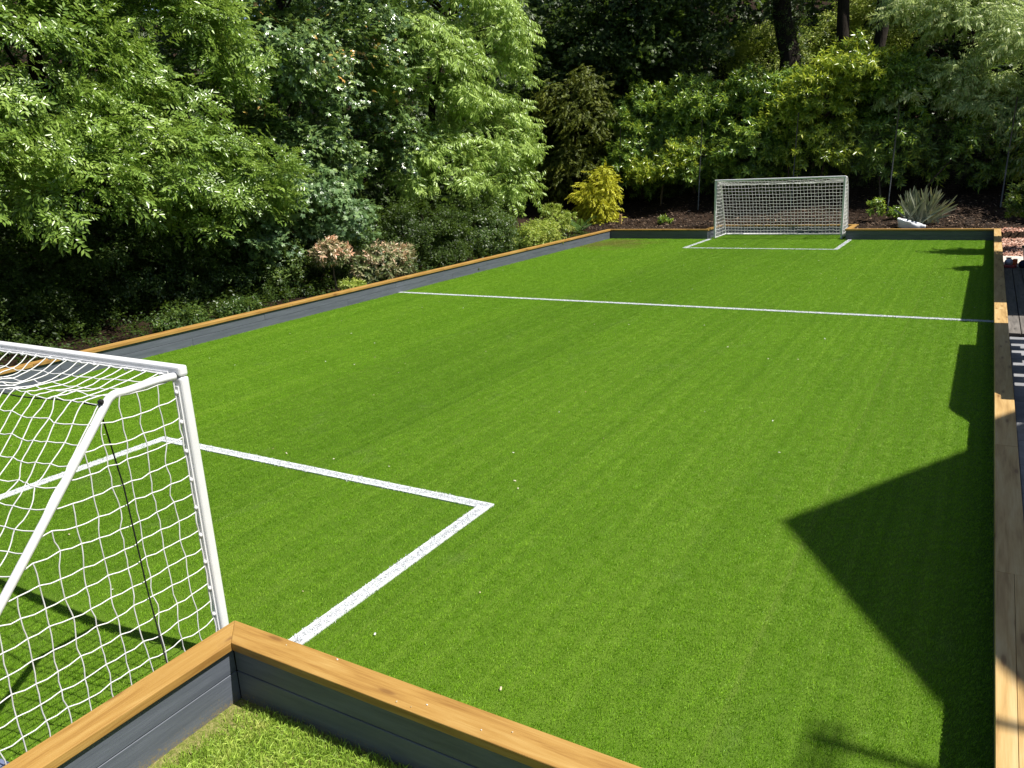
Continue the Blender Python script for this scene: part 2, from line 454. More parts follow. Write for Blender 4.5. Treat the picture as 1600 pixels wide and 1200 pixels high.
def tuft(name, n, rad, h, w, mat, spread=.5, seed=1, bend=.5, lean=(0, 0)):
    g = np.random.default_rng(seed); V = []; T = []; tint = []
    for i in range(n):
        a = g.uniform(0, 2*math.pi); r = rad*math.sqrt(g.uniform()); bx, by = r*math.cos(a), r*math.sin(a)
        la = g.uniform(0, 2*math.pi); ln = g.uniform(.1, 1)*spread; hh = h*g.uniform(.65, 1.15)
        dx, dy = (math.cos(la)*ln+lean[0])*hh, (math.sin(la)*ln+lean[1])*hh
        ta = g.uniform(0, 2*math.pi); tx, ty = math.cos(ta)*w/2, math.sin(ta)*w/2
        k = len(V); mz = hh*.6
        V += [(bx-tx, by-ty, -.002), (bx+tx, by+ty, -.002), (bx+dx*.45*(1-bend*.3)-tx*.8, by+dy*.45*(1-bend*.3)-ty*.8, mz), (bx+dx*.45+tx*.8, by+dy*.45+ty*.8, mz), (bx+dx, by+dy, hh*(1-.25*ln*bend))]
        T += [(k, k+1, k+3), (k, k+3, k+2), (k+2, k+3, k+4)]
        tint += [g.uniform()]*5
    me = bpy.data.meshes.new(name); me.from_pydata([tuple(map(float, v)) for v in V], [], T)
    at = me.attributes.new('tint', 'FLOAT', 'POINT'); at.data.foreach_set('value', np.array(tint, np.float32))
    me.materials.append(mat)
    return bpy.data.objects.new(name, me)            # instanced only by the scatter below

def scatter(name, P, scl, tufts, parent=None, spin=3.1416):
    """one object whose points carry instanced tufts"""
    me = bpy.data.meshes.new(name); P = np.asarray(P, np.float32)
    me.vertices.add(len(P)); me.vertices.foreach_set('co', P.ravel())
    rz = me.attributes.new('rot', 'FLOAT_VECTOR', 'POINT')
    rv = np.zeros((len(P), 3), np.float32); rv[:, 2] = rng.uniform(-spin, spin, len(P)); rv[:, :2] = rng.normal(0, .10, (len(P), 2))
    rz.data.foreach_set('vector', rv.ravel())
    sa = me.attributes.new('scl', 'FLOAT', 'POINT'); sa.data.foreach_set('value', np.asarray(scl, np.float32))
    o = link(bpy.data.objects.new(name, me), parent)
    ng = bpy.data.node_groups.new(name+'_nodes', 'GeometryNodeTree')
    ng.interface.new_socket('Geometry', in_out='INPUT', socket_type='NodeSocketGeometry')
    ng.interface.new_socket('Geometry', in_out='OUTPUT', socket_type='NodeSocketGeometry')
    gi = ng.nodes.new('NodeGroupInput'); go = ng.nodes.new('NodeGroupOutput')
    jn = ng.nodes.new('GeometryNodeJoinGeometry')
    K = len(tufts)
    rnd = ng.nodes.new('FunctionNodeRandomValue'); rnd.data_type = 'INT'
    rnd.inputs[4].default_value = 0; rnd.inputs[5].default_value = K-1
    for k, t in enumerate(tufts):
        oi = ng.nodes.new('GeometryNodeObjectInfo'); oi.inputs['Object'].default_value = t
        ip = ng.nodes.new('GeometryNodeInstanceOnPoints')
        ar = ng.nodes.new('GeometryNodeInputNamedAttribute'); ar.data_type = 'FLOAT_VECTOR'; ar.inputs['Name'].default_value = 'rot'
        as_ = ng.nodes.new('GeometryNodeInputNamedAttribute'); as_.data_type = 'FLOAT'; as_.inputs['Name'].default_value = 'scl'
        cmp_ = ng.nodes.new('FunctionNodeCompare'); cmp_.data_type = 'INT'; cmp_.operation = 'EQUAL'
        ng.links.new(rnd.outputs[2], cmp_.inputs[2]); cmp_.inputs[3].default_value = k
        e2r = ng.nodes.new('FunctionNodeEulerToRotation')
        ng.links.new(ar.outputs[0], e2r.inputs[0])
        ng.links.new(gi.outputs[0], ip.inputs['Points']); ng.links.new(cmp_.outputs[0], ip.inputs['Selection'])
        ng.links.new(oi.outputs['Geometry'], ip.inputs['Instance']); ng.links.new(e2r.outputs[0], ip.inputs['Rotation']); ng.links.new(as_.outputs[0], ip.inputs['Scale'])
        ng.links.new(ip.outputs[0], jn.inputs[0])
    ng.links.new(jn.outputs[0], go.inputs[0])
    md = o.modifiers.new('scatter', 'NODES'); md.node_group = ng
    return o

def pts_rect(x0, x1, y0, y1, dens):
    st = 1/math.sqrt(dens); nx = max(1, round((x1-x0)/st)); ny = max(1, round((y1-y0)/st))
    X_, Y_ = np.meshgrid(np.arange(nx), np.arange(ny), indexing='ij')
    j = rng.uniform(0, 1, (2, nx, ny))
    return np.stack([(x0+(X_+j[0])*(x1-x0)/nx).ravel(), (y0+(Y_+j[1])*(y1-y0)/ny).ravel()], 1)

tp = []; ts = []
I = .06
for (y0, y1, d, s) in ((RYN, YN, 520, 1.0), (YN, 6, 520, 1.0), (6, 10, 480, 1.0), (10, 16, 400, 1.1), (16, YF, 330, 1.2), (YF, RYF, 330, 1.2)):
    xa, xb = (RXL, NRX) if y1 <= YN else ((RXL, RXR) if y0 >= YF else (XL, XR))
    p = pts_rect(xa+I, xb-I, y0 + (I if y0 in (YN, RYN) else 0), y1 - (I if y1 in (YF, RYF) else 0), d)
    tp.append(p); ts.append(np.full(len(p), s))
tp = np.concatenate(tp); ts = np.concatenate(ts)
# tufts next to the outer walls of the recess ends stay clear of the timber
ok = ~on_mark(tp[:, 0], tp[:, 1])
ok &= ~((tp[:, 1] < YN+I) & ~((tp[:, 0] > RXL+I) & (tp[:, 0] < NRX-I)))
tp, ts = tp[ok], ts[ok]
ts = ts*rng.uniform(.92, 1.08, len(ts))
tufts_green = [tuft('turf_tuft', 50, .055, .0125, .0027, M['blade'], .85, k+1, .5, (.35, .30)) for k in range(5)]
o = scatter('turf_pile', np.c_[tp, np.zeros(len(tp))], ts, tufts_green, spin=.45)
tag(o, 'short green synthetic grass pile covering the pitch', 'turf', kind='stuff')

tufts_white = [tuft('white_tuft', 30, .03, .0085, .0045, M['white_blade'], 1.3, k+11) for k in range(2)]
m, nt, out = new_mat('line_paint'); principled(nt, out, white_color(nt), .8, .2); M['line'] = m
for key, lab in (('half', 'long white halfway line painted across the middle of the pitch'),
                 ('near', 'white penalty box lines in front of the nearer goal'),
                 ('far', 'white penalty box lines in front of the distant goal')):
    root = empty('pitch_marking', (marks[key][0][0], marks[key][0][2], 0)); tag(root, lab, kind='structure')
    bm = bmesh.new()
    for a, b, p, q in marks[key]: bm_box(bm, a, b, p, q, .002, .0115)
    s = mesh_bm('painted_strip', bm, M['line'])
    P = np.concatenate([pts_rect(a+.018, b-.018, p+.018, q-.018, 3000 if key == 'near' else 2000) for a, b, p, q in marks[key]])
    s2 = scatter('painted_pile', np.c_[P, np.full(len(P), .0085)], rng.uniform(.8, 1.15, len(P)), tufts_white)
    for c_ in (s, s2):
        c_.parent = root; c_.matrix_parent_inverse = Matrix.Translation(-root.location)
    s2['kind'] = 'stuff'

# ------------------------------------------------------------------ timber walls round the pitch
wall_info = [
    ('low slate painted timber wall with warm timber cap along the left hand trees', 0),
    ('short timber wall in the far left corner beside the yellow shrub', 1),
    ('low timber return wall left of the distant goal net', 2),
    ('low timber wall behind the net of the distant goal', 3),
    ('low timber return wall just right of the distant goal', 4),
    ('dark low timber wall with cap below the spiky strap leaved plant', 5),
    ('low timber wall with wide sunlit cap running along the right edge of the picture', 6),
    ('low timber wall above the lawn in the bottom foreground, facing right', 7),
    ('low timber wall with sunlit side beside the nearer goal and the lawn', 8),
    ('low timber wall behind the nearer goal', 9),
    ('low timber return wall at the far side of the nearer goal', 10),
    ('short timber end wall left of the nearer goal', 11),
]
def offset_pt(i, off):
    """mitred offset of perimeter corner i (positive = to the left of travel)"""
    n = len(perim)
    p0, p1, p2 = (Vector(perim[(i-1) % n]), Vector(perim[i]), Vector(perim[(i+1) % n]))
    d1 = (p1-p0).normalized(); d2 = (p2-p1).normalized()
    n1 = Vector((-d1.y, d1.x)); n2 = Vector((-d2.y, d2.x))
    return p1+(n1+n2)*off/(1+n1.dot(n2))

NB = len(perim)
wall_roots = []
for (lab, i) in wall_info:
    a, b = Vector(perim[i]), Vector(perim[(i+1) % NB])
    d = (b-a); length = d.length; d.normalize(); nrm = Vector((-d.y, d.x)); rz = math.atan2(d.y, d.x)
    root = empty('timber_wall', (a.x, a.y, -.1), rz)
    tag(root, lab, 'low wall', 'timber walls round the pitch'); wall_roots.append(root)
    def loc(p):
        q = p-a; return (q.dot(d), q.dot(nrm))
    # cap boards, mitred at the corners
    sA, sB = loc(offset_pt(i, CAPW/2)), loc(offset_pt((i+1) % NB, CAPW/2))
    eA, eB = loc(offset_pt(i, -CAPW/2)), loc(offset_pt((i+1) % NB, -CAPW/2))
    if i == 6: cuts = [YF-v for v in (17.2, 12.4, 6.62, 4.50)]
    elif i == 7: cuts = [XR-v for v in (-.55,)]
    elif i == 0: cuts = [3.1, 7.7, 12.4, 17.2]
    else: cuts = [v for v in np.arange(4.2, length-.6, 4.2)]
    xs = [None]+cuts+[None]
    for k in range(len(xs)-1):
        g = .0015
        l0 = [sA, eA] if xs[k] is None else [(xs[k]+g, CAPW/2), (xs[k]+g, -CAPW/2)]
        r0 = [sB, eB] if xs[k+1] is None else [(xs[k+1]-g, CAPW/2), (xs[k+1]-g, -CAPW/2)]
        strips = [(l0, r0)]
        if i == 6 and k >= len(xs)-2:                 # the nearest board has split along its length
            mid = .012
            lm = (l0[0][0], mid); rm = ((r0[0][0]+r0[1][0])/2, mid-.02)
            strips = [([l0[0], (lm[0], lm[1]+.0012)], [r0[0], (rm[0], rm[1]+.0012)]), ([(lm[0], lm[1]-.0012), l0[1]], [(rm[0], rm[1]-.0012), r0[1]])]
        for (l1, r1) in strips:
            bm = bmesh.new()
            cx = (l1[0][0]+r1[0][0])/2
            pts = [(p[0]-cx, p[1]) for p in (l1[0], r1[0], r1[1], l1[1])]
            bm_prism(bm, pts, 0, CAPT); bevel(bm, .004 if len(strips) == 1 else .001, 2 if len(strips) == 1 else 1)
            dz = random.uniform(-.001, .001)
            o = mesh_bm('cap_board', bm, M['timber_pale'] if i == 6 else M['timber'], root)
            o.location = (cx, random.uniform(-.0015, .0015), TOP-CAPT+.1+dz)
    # dark frame inside
    bm = bmesh.new(); bm_box(bm, -.02, length+.02, -.022, .022, -.08, TOP-CAPT+.1-.001)
    mesh_bm('frame', bm, M['core'], root)
    # two courses of painted boards on both sides
    for side in (1, -1):
        off0, off1 = .0235, .052
        c0 = loc(offset_pt(i, side*off1)); c1 = loc(offset_pt((i+1) % NB, side*off1))
        x0, x1 = c0[0], c1[0]
        # inner corners butt, outer corners mitre
        for (z0, z1, ph) in ((-.04, .217, 1.9), (.221, .349, 3.4)):
            xs2 = [x0]+[v for v in np.arange(x0+ph, x1-.5, 3.6)]+[x1]
            for k in range(len(xs2)-1):
                bm = bmesh.new(); h = (xs2[k+1]-xs2[k])/2-.0012
                bm_box(bm, -h, h, min(side*off0, side*off1), max(side*off0, side*off1), z0, z1); bevel(bm, .0025)
                o = mesh_bm('wall_board', bm, M['paint'], root)
                o.location = ((xs2[k]+xs2[k+1])/2, random.uniform(-.001, .001), 0)

# ------------------------------------------------------------------ goals
def cord_tubes(acc, P, r, sides=4):
    V, T = tube_np(P, r, sides, caps=False); acc.add((V, T))

def wavy(Pa, g, sag, amp):
    """polyline through nodes with a slack point between neighbours"""
    Pa = np.asarray(Pa); mid = (Pa[1:]+Pa[:-1])/2+g.normal(0, amp, (len(Pa)-1, 3)); mid[:, 2] -= sag
    out_ = np.empty((len(Pa)*2-1, 3)); out_[0::2] = Pa; out_[1::2] = mid
    Pe = np.vstack([2*out_[:1]-out_[1:2], out_, 2*out_[-1:]-out_[-2:-1]]); p0, p1, p2, p3 = Pe[:-3], Pe[1:-2], Pe[2:-1], Pe[3:]
    res = []
    for t in (0, .5):
        res.append(.5*(2*p1+(p2-p0)*t+(2*p0-5*p1+4*p2-p3)*t*t+(3*p1-p0-3*p2+p3)*t**3))
    fin = np.empty((len(p1)*2+1, 3)); fin[0:-1:2] = res[0]; fin[1::2] = res[1]; fin[-1] = out_[-1]
    return fin

def rounded_bar(bm, x0, x1, y0, y1, z0, z1, b=.014):
    t = bmesh.new(); bm_box(t, x0, x1, y0, y1, z0, z1); bevel(t, b, 3)
    me = bpy.data.meshes.new('tmp'); t.to_mesh(me); t.free(); bm.from_mesh(me); bpy.data.meshes.remove(me)

def make_goal(loc, rz, W, H, top_d, top_drop, base_d, cell, cr, label, seed, detail):
    """origin on the goal line, x across, y towards the back of the net"""
    g = np.random.default_rng(seed)
    root = empty('football_goal', loc, rz); tag(root, label, 'goal', 'football goals')
    hw = W/2; s = .031
    for sx in (-1, 1):
        bm = bmesh.new(); rounded_bar(bm, sx*hw-s, sx*hw+s, -s*.85, s*.85, 0, H-2*s*.9)
        bm_box(bm, sx*hw-.012, sx*hw+.012, s*.85-.002, s*.85+.008, .03, H-.10)
        mesh_bm('post', bm, M['white'], root)
    bm = bmesh.new(); rounded_bar(bm, -hw-s, hw+s, -s*.85, s*.85, H-2*s*.9+.001, H)
    bm_box(bm, -hw+.05, hw-.05, s*.85-.002, s*.85+.008, H-.045, H-.03)
    mesh_bm('crossbar', bm, M['white'], root)
    # bent stanchions and ground bars
    zb = H-top_drop
    prof = [(s, H-.05), (top_d*.35, H-.045), (top_d*.72, H-.055), (top_d*.92, zb+.0), (top_d*1.0+.02, zb-.06), (top_d+(base_d-top_d)*.5, zb*.5), (base_d-.03, .11), (base_d+.0, .055), (base_d-.03, .024)]
    for sx in (-1, 1):
        P = [(sx*(hw-.005), y, z) for y, z in prof]
        # soften the bends
        P = np.array(P)
        for _ in range(2):
            Qm = np.empty((2*len(P)-2, 3)); Qm[0::2] = .75*P[:-1]+.25*P[1:]; Qm[1::2] = .25*P[:-1]+.75*P[1:]
            P = np.vstack([P[:1], Qm, P[-1:]])
        V, T = tube_np(P, .0195, 10); mesh_np('stanchion', V, T, M['white'], root, smooth=True)
        V, T = tube_np([(sx*(hw-.005), s, .022), (sx*(hw-.005), base_d-.03, .022)], .02, 8); mesh_np('ground_bar', V, T, M['white'], root, smooth=True)
    V, T = tube_np([(-hw, base_d-.03, .022), (hw, base_d-.03, .022)], .02, 8); mesh_np('ground_bar', V, T, M['white'], root, smooth=True)
    # main net: from the crossbar over the roof, then down the sloping back
    def back_profile(t):      # t = arc length -> (y,z)
        seg = [(s+.01, H-.04), (top_d+.02, zb-.02), (base_d-.02, .05)]
        l1 = math.dist(seg[0], seg[1]); l2 = math.dist(seg[1], seg[2])
        if t <= l1: f = t/l1; return (seg[0][0]+(seg[1][0]-seg[0][0])*f, seg[0][1]+(seg[1][1]-seg[0][1])*f, f*0)
        f = min(1, (t-l1)/l2); return (seg[1][0]+(seg[2][0]-seg[1][0])*f, seg[1][1]+(seg[2][1]-seg[1][1])*f, f)
    l1 = math.dist((s+.01, H-.04), (top_d+.02, zb-.02)); l2 = math.dist((top_d+.02, zb-.02), (base_d-.02, .05))
    nt_ = int(round((l1+l2)/cell)); nu = int(round(W/cell))
    ph = g.uniform(0, 6)
    G = np.empty((nt_+1, nu+1, 3))
    for i in range(nt_+1):
        t = (l1+l2)*i/nt_
        y, z, f = back_profile(t)
        for j in range(nu+1):
            u = j/nu; x = -hw+.01+(W-.02)*u
            bell = math.sin(math.pi*u)**.7
            roof = math.sin(math.pi*min(1, t/l1)) if t <= l1 else 0
            sag = -.07*roof*bell - .06*bell*(math.sin(math.pi*f) if f > 0 else 0)*.5
            puff = .10*bell*math.sin(math.pi*f)*(.6+.4*math.sin(5*u+ph))
            e = 0 if i in (0, nt_) or j in (0, nu) else 1
            G[i, j] = (x+e*g.normal(0, cell*.05), y+puff+e*(g.normal(0, .008)+.012*math.sin(9*u+3*f+ph)), z+sag+e*g.normal(0, cell*.05))
    acc = Acc()
    for i in range(nt_+1): cord_tubes(acc, wavy(G[i], g, .004, .0022) if detail else G[i], cr*(1.4 if i in (0, nt_) else 1))
    for j in range(nu+1): cord_tubes(acc, wavy(G[:, j], g, .002, .003) if detail else G[:, j], cr)
    # side nets
    for sx in (-1, 1):
        def edge_y(z):       # back edge of the side panel
            if z >= zb-.02: return top_d*(1-(z-(zb-.02))/(H-zb+.02)*.15)
            return top_d+.02+(base_d-.04-top_d)*(1-(z-.05)/(zb-.07))
        nz = int(round((H-.1)/cell))
        zs = [H-.05-(H-.10)*k/nz for k in range(nz+1)]
        ymax = base_d; ny = int(round(ymax/cell))
        Pn = {}
        for k, z in enumerate(zs):
            for q in range(ny+1):
                y = s+.012+q*cell
                e = 0 if q == 0 else 1
                Pn[k, q] = np.array((sx*(hw-.003+e*.012*math.sin(4*z+3*y+ph)), y+e*g.normal(0, cell*.055), z+e*g.normal(0, cell*.055)-(.02*math.sin(math.pi*min(1, y/max(.05, edge_y(z)))))))
        for k, z in enumerate(zs):
            ey = edge_y(z); row = [Pn[k, q] for q in range(ny+1) if s+.012+q*cell < ey-.02]+[np.array((sx*(hw-.004), ey, z-.004))]
            if len(row) > 1: cord_tubes(acc, wavy(row, g, .006, .002) if detail else np.array(row), cr)
        for q in range(ny+1):
            y = s+.012+q*cell
            colm = [Pn[k, q] for k, z in enumerate(zs) if y < edge_y(z)-.02]
            if len(colm) > 1: cord_tubes(acc, wavy(colm, g, 0, .0035) if detail else np.array(colm), cr*(1.5 if q == 0 else 1))
    V, T = acc.get(); mesh_np('net', V, T, M['net'], root, smooth=False)
    if detail:
        def clip(x, y, z, along):
            bm = bmesh.new(); bmesh.ops.create_icosphere(bm, subdivisions=1, radius=.011)
            for v in bm.verts: v.co.z *= 1.3 if along == 'z' else 1; v.co.x *= 1.6 if along == 'x' else 1
            o = mesh_bm('net_clip', bm, M['white'], root, smooth=True); o.location = (x, y, z)
        for sx in (-1, 1):
            for k in range(10): clip(sx*hw, s*.85+.012, .12+k*(H-.25)/9, 'z')
        for k in range(26): clip(-hw+.1+k*(W-.2)/25, s*.85+.012, H-.045, 'x')
        for sx in (-1, 1):
            V, T = tube_np([(sx*(hw-.01), top_d+.03, zb-.03), (sx*hw+.012*sx, top_d+.00, zb*.72), (sx*hw+.006*sx, top_d-.02, zb*.38), (sx*hw+.01*sx, top_d-.05, .10)], .0038, 5)
            mesh_np('tie_cord', V, T, M['black_cord'], root)
        bm = bmesh.new(); bmesh.ops.create_icosphere(bm, subdivisions=1, radius=.016)
        xs_ = np.linspace(-hw+.02, hw-.02, 24)
        P = [(x, top_d+.035+.012*math.sin(9*x), zb-.03-.05*math.sin(math.pi*(x+hw)/W)) for x in xs_]
        V, T = tube_np(P, .0038, 5); mesh_np('tie_cord', V, T, M['black_cord'], root)
        o = mesh_bm('tie_knot', bm, M['black_cord'], root); o.location = (hw-.005, top_d+.02, zb-.02)
        o.rotation_euler = (0, 0, 0)
        bm = bmesh.new(); bmesh.ops.create_icosphere(bm, subdivisions=1, radius=.016)
        o = mesh_bm('tie_knot', bm, M['black_cord'], root); o.location = (-hw+.005, top_d+.02, zb-.02)
    return root

GW = 3.66
make_goal((-3.365-GW/2+.02, 2.37, .0), math.pi, GW, 1.64, .40, .05, 1.72, .100, .0033,
          'white football goal with sagging net in the left foreground, seen from behind', 3, True)
make_goal((-7.15+GW/2, 24.33, .0), 0, GW, 1.755, .58, .16, 1.17, .102, .0056,
          'white football goal with net standing at the distant end of the pitch', 5, False)

# folded blue grey ballast sheet lying behind the nearer goal
bm = bmesh.new()
for k in range(2): bm_prism(bm, [(-3.74+.03*k, 1.10), (-3.48+.02*k, 1.12), (-3.45, 1.33-.1*k), (-3.70, 1.31-.1*k)], .022+.02*k, .041+.02*k)
bevel(bm, .006)
M['sheet'] = plain_mat('blue_grey_sheet', (.11, .13, .21), .6, .3, .3, 9, bump=.3)
o = mesh_bm('folded_sheet', bm, M['sheet']); tag(o, 'small folded blue grey sheet on the turf behind the nearer net', 'sheet')

# ------------------------------------------------------------------ foliage machinery
def leaf4(g, base, dr, nr, Ln, Wd, fold=.18, droop=.12):
    """six point leaf, four triangles, folded along the midrib"""
    dr = dr/np.linalg.norm(dr); sd = np.cross(nr, dr); sd /= np.linalg.norm(sd)+1e-9; nn = np.cross(dr, sd)
    b = base; t = base+dr*Ln-nn*droop*Ln
    m1 = base+dr*Ln*.5-nn*droop*Ln*.25
    l = m1-dr*Ln*.06+sd*Wd/2+nn*fold*Wd; r = m1-dr*Ln*.06-sd*Wd/2+nn*fold*Wd
    return np.array([b, l, t, r]), np.array([(0, 2, 1), (0, 3, 2)])

def palm_leaf(g, base, dr, nr, Ln):
    dr = dr/np.linalg.norm(dr); sd = np.cross(nr, dr); sd /= np.linalg.norm(sd)+1e-9; nn = np.cross(dr, sd)
    V = []; T = []
    for a, f in ((-1.75, .55), (-.85, .86), (0, 1.0), (.85, .86), (1.75, .55)):
        e = dr*math.cos(a)+sd*math.sin(a); p = np.cross(nn, e)
        k = len(V); c = base+dr*Ln*.28
        V += [c, c+e*Ln*.33*f+p*Ln*.15, c+e*Ln*.72*f-nn*Ln*.10*f, c+e*Ln*.33*f-p*Ln*.15]
        T += [(k, k+2, k+1), (k, k+3, k+2)]
    return np.array(V), np.array(T)

def make_template(kind, seed):
    g = np.random.default_rng(seed); V = []; T = []; tint = []; n = 0
    def add(vt, ti):
        nonlocal n
        V.append(vt[0]); T.append(vt[1]+n); tint.append(np.full(len(vt[0]), ti)); n += len(vt[0])
    up = np.array([0, 0, 1.0])
    rn = lambda s: g.normal(0, s, 3)
    if kind == 'ash':                                  # shoot with pinnate leaves
        for c in range(5):
            a = g.uniform(-1.5, 1.5); d = np.array([math.cos(a), math.sin(a), g.uniform(-.25, .25)]); d /= np.linalg.norm(d)
            o0 = np.array([.05*c, 0, 0])+rn(.02); Ln = g.uniform(.22, .30); nr = up+rn(.32); sd = np.cross(nr, d); ti = g.uniform(.2, .8)
            for k in range(4):
                b = o0+d*Ln*(.3+.2*k)-up*.10*Ln*(k*.3)**2
                for s in (-1, 1): add(leaf4(g, b, d*.55+sd*s*.85+rn(.10), nr+rn(.30), g.uniform(.075, .105), .036), ti+g.uniform(-.2, .2))
            add(leaf4(g, o0+d*Ln, d, nr+rn(.25), .10, .038), ti+.1)
    elif kind == 'maple':
        for c in range(9):
            a = g.uniform(-2.2, 2.2); d = np.array([math.cos(a), math.sin(a), g.uniform(-.5, .1)])
            b = np.array([g.uniform(0, .26), 0, 0])+d*g.uniform(.03, .09)
            add(palm_leaf(g, b, d, up+rn(.35), g.uniform(.10, .155)), g.uniform(0, 1))
    elif kind == 'lance':                              # drooping lance leaves along a shoot
        for c in range(13):
            s = (-1) ** c; x = .03*c; a = s*g.uniform(.4, 1.0)
            d = np.array([math.cos(a), math.sin(a), g.uniform(-1.1, -.2)])
            add(leaf4(g, np.array([x, 0, -.25*x*x]), d, up+rn(.3), g.uniform(.10, .15), g.uniform(.034, .046), .1, .2), g.uniform(.1, .9))
    elif kind == 'laurel':                             # rosette of upright glossy leaves
        for c in range(11):
            a = c*2.4+g.uniform(-.3, .3); el = g.uniform(-.1, .9)
            d = np.array([.55+.5*math.sin(el), math.cos(a)*math.cos(el), math.sin(a)*math.cos(el)])
            add(leaf4(g, np.array([.012*c, 0, 0]), d, up*.8+np.array([.5, 0, 0])+rn(.25), g.uniform(.10, .15), g.uniform(.036, .050), .12, .15), .25+.06*c*g.uniform(.3, 1.1))
    elif kind == 'small':
        for c in range(22):
            a = g.uniform(-2.4, 2.4); d = np.array([math.cos(a), math.sin(a), g.uniform(-.6, .4)])
            add(leaf4(g, np.array([g.uniform(0, .24), g.normal(0, .03), g.normal(0, .03)]), d, up+rn(.45), g.uniform(.035, .06), g.uniform(.022, .036), .1), g.uniform(0, 1))
    elif kind == 'frond':                              # flat drooping conifer spray
        for c in range(16):
            s = (-1) ** c; x = .018*c; a = s*g.uniform(.35, .8)
            d = np.array([math.cos(a), math.sin(a), g.uniform(-.7, -.1)])
            add(leaf4(g, np.array([x, 0, -.6*x*x]), d, up+rn(.3), g.uniform(.06, .10)*(1-.02*c), .028, .05, .25), .3+.04*c*g.uniform(.4, 1))
    elif kind == 'fern':
        for c in range(15):
            x = .04*c; w = .13*math.sin(math.pi*(c+2)/18)
            for s in (-1, 1):
                add(leaf4(g, np.array([x, 0, .35*x-.75*x*x]), np.array([.35, s, -.15]), up+rn(.1), w, .028, .05), g.uniform(.2, .8))
    return np.concatenate(V), np.concatenate(T), np.concatenate(tint)

TPL = {}
def templates(kind):
    if kind not in TPL: TPL[kind] = [make_template(kind, 100+k) for k in range(4)]
    return TPL[kind]

def place_sprays(kind, P, D, S, tint_s, g, Zr=None):
    """instantiate spray templates: positions P, directions D, scales S, per spray tint offset"""
    tps = templates(kind); pick = g.integers(0, len(tps), len(P)); Vs = []; Ts = []; ti = []; n0 = 0
    up = np.array([0, 0, 1.0])
    X = D/(np.linalg.norm(D, axis=1, keepdims=True)+1e-9)
    if Zr is None:
        Z = up+g.normal(0, .22, (len(P), 3)); Y = np.cross(Z, X); Y /= np.linalg.norm(Y, axis=1, keepdims=True)+1e-9; Z = np.cross(X, Y)
    else:                                              # sun leaves: the blade faces outwards and up
        Z = Zr+g.normal(0, .38, (len(P), 3)); Z /= np.linalg.norm(Z, axis=1, keepdims=True)+1e-9
        Y = np.cross(Z, X); Y /= np.linalg.norm(Y, axis=1, keepdims=True)+1e-9; X = np.cross(Y, Z)
    for k, (v, t, tt) in enumerate(tps):
        m_ = pick == k; n = int(m_.sum())
        if not n: continue
        R = np.stack([X[m_], Y[m_], Z[m_]], -1)
        VV = np.einsum('nij,vj->nvi', R, v)*S[m_][:, None, None]+P[m_][:, None, :]
        TT = t[None]+(np.arange(n)*len(v))[:, None, None]+n0
        Vs.append(VV.reshape(-1, 3)); Ts.append(TT.reshape(-1, 3)); n0 += n*len(v)
        ti.append((tt[None]*.75+tint_s[m_][:, None]+.08).ravel())
    return np.concatenate(Vs), np.concatenate(Ts), np.clip(np.concatenate(ti), 0, 1)

